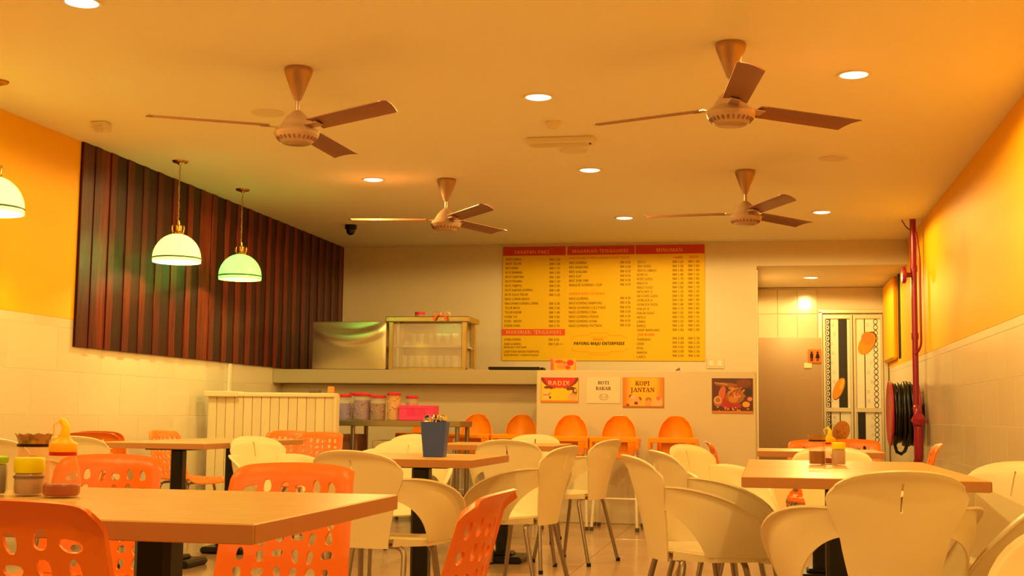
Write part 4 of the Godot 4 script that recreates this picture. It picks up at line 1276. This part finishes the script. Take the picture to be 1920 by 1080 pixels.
func corridor_things() -> void:
	# toilet screen and its sign
	var sc := thing("toilet_screen", Vector3(0.292, 0, -15.6), 0, "tall glossy grey-brown toilet screen panel in the passage", "screen")
	box("panel", Vector3(0, 0.945, 0), Vector3(0.75, 1.89, 0.03), mat("screen_brown", Color(0.66, 0.54, 0.42), 0.14), sc, 0.003)
	box("reflection_patch", Vector3(0.215, 1.56, 0.018), Vector3(0.09, 0.06, 0.008), mat("reflection_pale", Color(0.93, 0.82, 0.66), 0.3), sc, 0.003)  # pale piece imitates a bright reflection on the glossy panel
	var sg_ := thing("toilet_sign", Vector3(0.585, 1.672, -15.58), 0, "small orange toilet sign with a man and a woman figure", "sign")
	box("plate", Vector3(0, 0, 0), Vector3(0.155, 0.162, 0.008), mat("sign_orange", Color(0.85, 0.42, 0.16), 0.5), sg_, 0.002)
	for s in [-1.0, 1.0]:
		var st := begin()
		var c := Vector3(s * 0.034, 0, 0.005)
		add_lathe(st, [Vector2(0, 0), Vector2(0.0115, 0), Vector2(0.0115, 0.003), Vector2(0, 0.003)], 14, Transform3D(Basis(Vector3.RIGHT, PI / 2), c + Vector3(0, 0.044, 0)))
		if s < 0:
			add_box(st, c + Vector3(0, 0.006, 0.0015), Vector3(0.034, 0.048, 0.003))
			add_box(st, c + Vector3(-0.008, -0.036, 0.0015), Vector3(0.012, 0.044, 0.003))
			add_box(st, c + Vector3(0.008, -0.036, 0.0015), Vector3(0.012, 0.044, 0.003))
		else:
			for a in [[-0.011, 0.03, 0.011, -0.018, 0.026], [0, 0, 0, 0, 0]]:
				if a[1] > 0:
					quad(st, c + Vector3(-0.012, 0.030, 0.003), c + Vector3(0.012, 0.030, 0.003), c + Vector3(0.026, -0.022, 0.003), c + Vector3(-0.026, -0.022, 0.003), Vector3.BACK)
			add_box(st, c + Vector3(-0.007, -0.04, 0.0015), Vector3(0.009, 0.036, 0.003))
			add_box(st, c + Vector3(0.007, -0.04, 0.0015), Vector3(0.009, 0.036, 0.003))
		obj("man_figure" if s < 0 else "woman_figure", st, mat("sign_black", Color(0.05, 0.03, 0.02), 0.5), sg_)
	# patterned folding door
	var alu := mat("aluminium", Color(0.84, 0.79, 0.70), 0.35, 0.5)
	var d := Node3D.new()
	d.name = "door_1"
	add_child(d)
	d.position = Vector3(0, 0, -16.38)
	structure(d, "aluminium folding toilet door with patterned white panes")
	var st := begin()
	add_box(st, Vector3(0.685, 1.13, 0.0), Vector3(0.055, 2.26, 0.07), 0.006)
	add_box(st, Vector3(1.462, 1.13, 0.0), Vector3(0.055, 2.26, 0.07), 0.006)
	add_box(st, Vector3(1.073, 2.262, 0.0), Vector3(0.83, 0.05, 0.07), 0.006)
	obj("door_frame", st, alu, d)
	for leaf in 2:
		var x0 := 0.715 + leaf * 0.362
		var x1 := x0 + 0.355
		st = begin()
		add_box(st, Vector3(x0 + 0.016, 1.115, 0.02), Vector3(0.032, 2.22, 0.04), 0.005)
		add_box(st, Vector3(x1 - 0.016, 1.115, 0.02), Vector3(0.032, 2.22, 0.04), 0.005)
		for yy in [0.04, 1.05, 2.195]:
			add_box(st, Vector3((x0 + x1) / 2, yy, 0.02), Vector3(0.355, 0.055, 0.036), 0.005)
		var lf := obj("door_leaf", st, alu, d)
		for half in 2:
			var im := Image.create(128, 448, true, Image.FORMAT_RGB8)
			var paper := Color(0.93, 0.90, 0.86)
			var ink := Color(0.12, 0.09, 0.11)
			im.fill(paper)
			var edge := 11.0 if leaf == 0 else 104.0
			if leaf == 0:
				im.fill_rect(Rect2i(18, 0, 9, 448), ink)
			for i in 16:
				disc(im, edge, 14 + 28 * i, 12, 14, ink, 0, 0.0 if leaf == 0 else 0.72)
				if leaf == 0:
					disc(im, edge, 14 + 28 * i, 9, 11, paper)
					disc(im, edge, 14 + 28 * i, 4, 5, ink)
			var strip := (leaf + half) % 2 == 0
			if strip:
				im.fill_rect(Rect2i(68 if leaf == 0 else 6, 0, 46 if leaf == 0 else 40, 448), Color(0.10, 0.075, 0.09))
			else:
				im.fill_rect(Rect2i(70 if leaf == 0 else 44, 0, 5, 448), ink)
			var rr := RandomNumberGenerator.new()
			rr.seed = 40 + leaf * 2 + half
			for i in 9:
				disc(im, (36.0 if leaf == 0 else 72.0) + rr.randf_range(-12, 12), 30 + 48 * i, 6, 8, Color(0.62, 0.54, 0.48), 0, 0.75)
			var gold := Color(0.93, 0.58, 0.06)
			if leaf == 0 and half == 0:
				disc(im, 68, 352, 26, 62, Color(0.45, 0.22, 0.05), 0.42)
				disc(im, 66, 352, 23, 57, gold, 0.42)
				disc(im, 84, 330, 9, 30, Color(0.98, 0.70, 0.10), 0.35)
			elif leaf == 0:
				disc(im, 76, 110, 44, 62, Color(0.80, 0.48, 0.10), 0.3)
				for i in 24:
					disc(im, 76 + rr.randf_range(-26, 26), 110 + rr.randf_range(-40, 40), 5, 4, Color(0.62, 0.33, 0.06), rr.randf() * 3, 0.5)
			elif half == 0:
				disc(im, 60, 122, 38, 66, Color(0.30, 0.16, 0.10), 0.6)
				disc(im, 57, 124, 36, 63, gold, 0.6)
				disc(im, 62, 98, 34, 34, Color(0.90, 0.50, 0.18), 0.4)
			var h := 1.09 if half == 0 else 0.955
			print_face("pane", Vector3((x0 + x1) / 2, 1.6225 if half == 0 else 0.545, 0.012), 0.291, h, im, lf, 0.25)
	# yellow pilaster on the passage side
	var yellow := mat("yellow_paint")
	st = begin()
	add_box(st, Vector3(XR - 0.03, (1.62 + 2.565) / 2, -15.75), Vector3(0.07, 2.565 - 1.62, 1.1), 0.025)
	structure(obj("trim_yellow_pilaster", st, yellow), "yellow boxed pilaster on the passage wall")
	structure(box("trim_gap_shade", Vector3(XR - 0.004, (1.62 + 2.565) / 2, -14.98), Vector3(0.008, 0.945, 0.22), mat("gap_shade", Color(0.10, 0.05, 0.03), 0.8)), "flat dark strip painting the shade of a gap beside the yellow pilaster")  # flat strip on the wall face, its dark colour standing in for gap shade
	# fire pipe
	var red := mat("pipe_red", Color(0.56, 0.08, 0.22), 0.25)
	var pp := thing("fire_pipe", Vector3(XR - 0.10, 0, -12.62), 0, "dark red fire main pipe with valves on the right wall", "pipe")
	st = begin()
	add_tube(st, [Vector3(0, HC, 0), Vector3(0, 0.58, 0)], 0.028, 16)
	for yy in [2.36, 1.72, 1.05]:
		add_lathe(st, [Vector2(0, -0.03), Vector2(0.034, -0.03), Vector2(0.034, 0.03), Vector2(0, 0.03)], 16, Transform3D(Basis(), Vector3(0, yy, 0)))
	obj("main_pipe", st, red, pp)
	st = begin()
	add_tube(st, rounded([Vector3(0.02, 2.70, 0.06), Vector3(0.045, 2.45, 0.10), Vector3(0.042, 1.95, 0.11), Vector3(0.043, 1.60, 0.11), Vector3(0.0, 1.55, 0.03)], 0.08), 0.011, 10)
	obj("branch_pipe", st, red, pp)
	st = begin()
	add_tube(st, [Vector3(0.02, 2.30, 0), Vector3(-0.085, 2.30, 0.0)], 0.022, 12)
	add_lathe(st, [Vector2(0, 0), Vector2(0.05, 0.0), Vector2(0.078, 0.01), Vector2(0.082, 0.03), Vector2(0.07, 0.045), Vector2(0, 0.05)], 22, Transform3D(Basis(Vector3.BACK, PI / 2), Vector3(-0.065, 2.30, 0)))
	obj("alarm_valve", st, red, pp)
	st = begin()
	add_tube(st, rounded([Vector3(0, 1.04, 0), Vector3(0.0, 1.04, 0.09), Vector3(0.0, 0.90, 0.15), Vector3(0.0, 0.58, 0.15), Vector3(0, 0.55, 0.02)], 0.05), 0.040, 14)
	add_lathe(st, [Vector2(0, -0.05), Vector2(0.05, -0.045), Vector2(0.068, 0), Vector2(0.05, 0.045), Vector2(0, 0.05)], 18, Transform3D(Basis(Vector3.RIGHT, 0.6), Vector3(0, 0.93, 0.16)))
	obj("stop_valve", st, red, pp)
	st = begin()
	add_tube(st, rounded([Vector3(-0.01, 2.72, -0.02), Vector3(-0.06, 2.76, -0.02), Vector3(-0.10, HC, -0.02)], 0.02), 0.006, 8)
	obj("pipe_bracket", st, red, pp)
	# hose reel
	var hr := thing("hose_reel", Vector3(1.325, 0.995, -13.08), 0, "red fire hose reel wound with black hose on the right wall", "hose reel")
	var xf := Transform3D(Basis(Vector3.BACK, -PI / 2), Vector3.ZERO)   # axis y -> +x
	for s in [-1.0, 1.0]:
		st = begin()
		add_lathe(st, [Vector2(0, -0.007), Vector2(0.295, -0.007), Vector2(0.312, -0.012), Vector2(0.318, 0.0), Vector2(0.312, 0.012), Vector2(0.295, 0.007), Vector2(0, 0.007)], 48, Transform3D(xf.basis, Vector3(s * 0.125, 0, 0)))
		obj("flange", st, mat("reel_red", Color(0.72, 0.16, 0.26), 0.3), hr)
	st = begin()
	add_tube(st, [Vector3(-0.12, 0, 0), Vector3(0.165, 0, 0)], 0.10, 24)
	obj("drum", st, red, hr)
	var hose := mat("hose_black", Color(0.055, 0.045, 0.04), 0.35)
	for k in 7:
		st = begin()
		var ring := []
		var R := 0.285 + rng.randf_range(-0.02, 0.022)
		for a in 49:
			var f := TAU * a / 48
			ring.append(Vector3(-0.102 + 0.034 * k + 0.012 * sin(f + k), cos(f) * R, sin(f) * R))
		add_tube(st, ring, 0.0185, 9)
		obj("hose_coil", st, hose, hr)
	st = begin()
	add_tube(st, [Vector3(-0.10, -0.20, 0.24), Vector3(-0.105, -0.30, 0.21), Vector3(-0.085, -0.365, 0.18), Vector3(-0.045, -0.385, 0.17), Vector3(-0.01, -0.355, 0.18), Vector3(0.015, -0.27, 0.21), Vector3(0.03, -0.18, 0.25)], 0.016, 10)
	obj("hanging_loop", st, hose, hr)
	st = begin()
	add_box(st, Vector3(0.15, 0, 0), Vector3(0.040, 0.16, 0.16), 0.01)
	obj("wall_bracket", st, red, hr)

func furniture() -> void:
	var og := noise_image(256, 256, 1.2, 10.0, 21, Color(0.92, 0.90, 0.87), Color(1, 1, 1), 0.8)
	grained("oak_top", og, Color(0.83, 0.66, 0.40), 0.33, Vector3(0.9, 0.9, 0.9))
	mat("oak_top").metallic_specular = 0.28
	table(Vector3(-1.25, 0, -2.435), 0.86, 0.84, "nearest oak-topped table on a black column, with sauce bottles at its left", 0.06)
	table(Vector3(-1.485, 0, -5.56), 0.62, 0.80, "oak-topped table carrying the blue cutlery holder")
	table(Vector3(-1.66, 0, -8.25), 0.78, 0.80, "far oak-topped table on a flat black base before the high chairs")
	table(Vector3(0.30, 0, -4.57), 0.74, 0.88, "front oak-topped table of the right pair, behind the near white chair", -0.06)
	table(Vector3(0.30, 0, -5.46), 0.74, 0.88, "rear oak-topped table of the right pair, holding bottles")
	table(Vector3(0.31, 0, -7.87), 0.70, 0.72, "small far oak-topped table before the toilet screen")
	table(Vector3(-3.53, 0, -7.44), 0.70, 0.80, "front oak-topped table near the left tiled wall")
	table(Vector3(-3.53, 0, -8.26), 0.70, 0.80, "rear oak-topped table against the front one by the left wall")
	# white chairs
	var w := white_chair()
	tag(w, "white shell chair with its broad slotted back to us, at the front right table", "chair", "white shell chairs")
	w.position = Vector3(0.325, 0, -4.08)
	w.rotation_degrees.y = 193
	for c in [
		[-1.535, -5.13, 167, "white shell chair with its back to us, left of the blue cutlery holder"],
		[-1.50, -7.87, 177, "white shell chair with a dark back slot, between blue holder and high chairs"],
		[-1.74, -9.63, 0, "white shell chair facing us in front of the recess high chair, only its top showing"],
		[-2.00, -6.93, 0, "white shell chair facing us just behind the blue cutlery holder"],
		[-2.66, -8.97, -30, "white shell chair turned left, peeking above the one behind the cutlery holder"],
		[-1.21, -8.38, -110, "white shell chair in profile facing left with splayed steel legs, beside the high chairs"],
		[-1.20, -6.37, -105, "white shell chair in profile facing left, right behind the tilted orange chair"],
		[-0.25, -5.00, 112, "large white shell chair facing right, nearest of three left of the right table"],
		[-0.21, -5.75, 112, "white shell chair facing right, second of three left of the right table"],
		[-0.19, -6.86, 60, "white shell chair with bright inner back, third of three left of the right table"],
		[0.655, -4.70, -56, "white shell chair with bright inner back facing left, right of the near slotted chair"],
		[0.82, -3.62, -84, "white shell chair cut by the bottom right corner"],
		[-2.82, -7.30, 60, "white shell chair turned right with a bright inner back, before the boarded partition"],
		[-3.93, -6.98, 198, "white shell chair seen behind the orange squeeze bottle"],
		[-3.95, -6.30, 185, "white shell chair at the left edge behind the green-lidded jar"],
		[0.34, -6.68, 0, "white shell chair facing us behind the bottles of the right table"]]:
		copy(w, Vector3(c[0], 0, c[1]), c[2], c[3])
	# orange chairs
	var o := orange_chair()
	tag(o, "orange cut-out chair at the bottom left corner, its back to us", "chair", "orange cut-out chairs")
	o.position = Vector3(-1.175, 0, -2.08)
	o.rotation_degrees.y = 180
	for c in [
		[-2.02, -3.57, 4, "orange cut-out chair behind the sauce bottles on the near table"],
		[-1.27, -3.16, 0, "orange cut-out chair facing us across the near table"],
		[-0.732, -2.36, -91, "orange cut-out chair tilted in profile at the right side of the near table"],
		[-4.28, -9.16, 75, "orange cut-out chair facing right against the left tiled wall, beyond the far table"],
		[-4.33, -8.02, 186, "orange cut-out chair right of the squeeze bottle nozzle, by the left wall"],
		[-4.54, -8.55, 180, "orange cut-out chair half hidden behind the one by the left wall"],
		[-3.27, -9.08, 2, "orange cut-out chair in front of the boarded partition, right one"],
		[-3.72, -9.70, 12, "orange cut-out chair in front of the boarded partition, left one"],
		[-0.08, -7.80, 95, "orange cut-out chair seen edge-on before the poster wall end"],
		[0.77, -8.11, -92, "orange cut-out chair seen edge-on near the hose reel"],
		[0.33, -8.66, 0, "orange cut-out chair behind the bottles, left of the patterned door"],
		[0.62, -9.20, 0, "orange cut-out chair below the patterned door, right of the bottles"]]:
		copy(o, Vector3(c[0], 0, c[1]), c[2], c[3])

func table_things() -> void:
	var T := 0.7505
	var yel := mat("lid_yellow", Color(0.90, 0.86, 0.03), 0.4)
	squeeze_bottle(Vector3(-1.447, T, -2.50), "clear squeeze bottle of red sauce with a yellow nozzle on the near table", 1.0)
	soy_bottle(Vector3(-1.612, T, -2.66), "amber bottle with a dark collar and fluted rim on the near table", 1.05, 0.018)
	var yj := jar("condiment_jar", Vector3(-1.535, T, -2.52), "small square-shouldered jar with a yellow lid on the near table", 0.031, 0.052, 0.028, yel, mat("tan_fill", Color(0.72, 0.52, 0.34), 0.6), 0.9)
	var st := begin()
	add_lathe(st, [Vector2(0.0312, 0.037), Vector2(0.0318, 0.037), Vector2(0.0318, 0.0415), Vector2(0.0312, 0.0415)], 26)
	obj("label_band", st, mat("label_grey", Color(0.52, 0.42, 0.32), 0.6), yj)
	jar("condiment_jar", Vector3(-1.612, T, -2.50), "jar with a green lid cut by the left edge of the picture", 0.034, 0.072, 0.010, mat("lid_green", Color(0.62, 0.76, 0.06), 0.4), mat("grey_fill", Color(0.50, 0.42, 0.32), 0.6), 0.9)
	# cutlery holder
	var h := thing("cutlery_holder", Vector3(-1.405, T, -5.47), 0, "blue ribbed plastic cutlery holder on the middle table", "cutlery holder")
	var P := []
	for i in 8:
		var row := []
		var v := i / 7.0
		for j in 65:
			var a := TAU * j / 64
			var r := (0.044 + 0.013 * v) / pow(pow(absf(cos(a)), 5.0) + pow(absf(sin(a)), 5.0), 0.2)
			r += 0.0008 * sin(a * 32)
			row.append(Vector3(cos(a) * r, 0.15 * v, -sin(a) * r))
		P.append(row)
	st = begin()
	add_sheet(st, P, 0.003)
	obj("cup", st, mat("holder_blue", Color(0.27, 0.34, 0.66), 0.4), h)
	box("bottom", Vector3(0, 0.003, 0), Vector3(0.08, 0.006, 0.08), mat("holder_blue"), h)
	var k := 0
	var chrome := mat("chrome", Color(0.85, 0.82, 0.78), 0.1, 1.0)
	var spoon: Node3D
	for s in [[-0.030, 0.02, 0.06], [-0.008, -0.015, -0.05], [0.018, 0.012, 0.03], [0.034, -0.01, -0.04], [0.0, 0.028, 0.1]]:
		var at := Vector3(-1.405 + s[0], T + 0.008, -5.47 + s[1])
		if k == 0:
			spoon = thing("spoon", at, 0, "steel spoon standing in the blue cutlery holder", "spoon", "spoons in the blue holder")
			st = begin()
			add_tube(st, [Vector3(0, 0, 0), Vector3(0, 0.13, 0)], 0.003, 6)
			obj("handle", st, chrome, spoon)
			st = begin()
			var Q := []
			for i in 9:
				var v := i / 8.0
				var row := []
				for j in 7:
					var u := j / 3.0 - 1
					var wv := 0.0175 * sqrt(maxf(0.02, 1 - pow(2 * v - 1, 2)))
					row.append(Vector3(u * wv, 0.128 + 0.046 * v, -0.006 * (1 - u * u) * sin(PI * v)))
				Q.append(row)
			add_sheet(st, Q, 0.0015)
			obj("bowl", st, chrome, spoon)
		else:
			copy(spoon, at, 70.0 * k, "steel spoon standing in the blue cutlery holder")
		k += 1
	# right table set
	soy_bottle(Vector3(0.206, T, -5.33), "amber bottle half full of black soy sauce on the right table", 0.98, 0.055)
	squeeze_bottle(Vector3(0.258, T, -5.46), "squeeze bottle with a yellow nozzle behind the soy bottle on the right table", 0.92)
	jar("condiment_jar", Vector3(0.287, T, -5.30), "small jar with a yellow lid beside the soy bottle on the right table", 0.027, 0.068, 0.022, yel, mat("tan_fill"), 0.92)
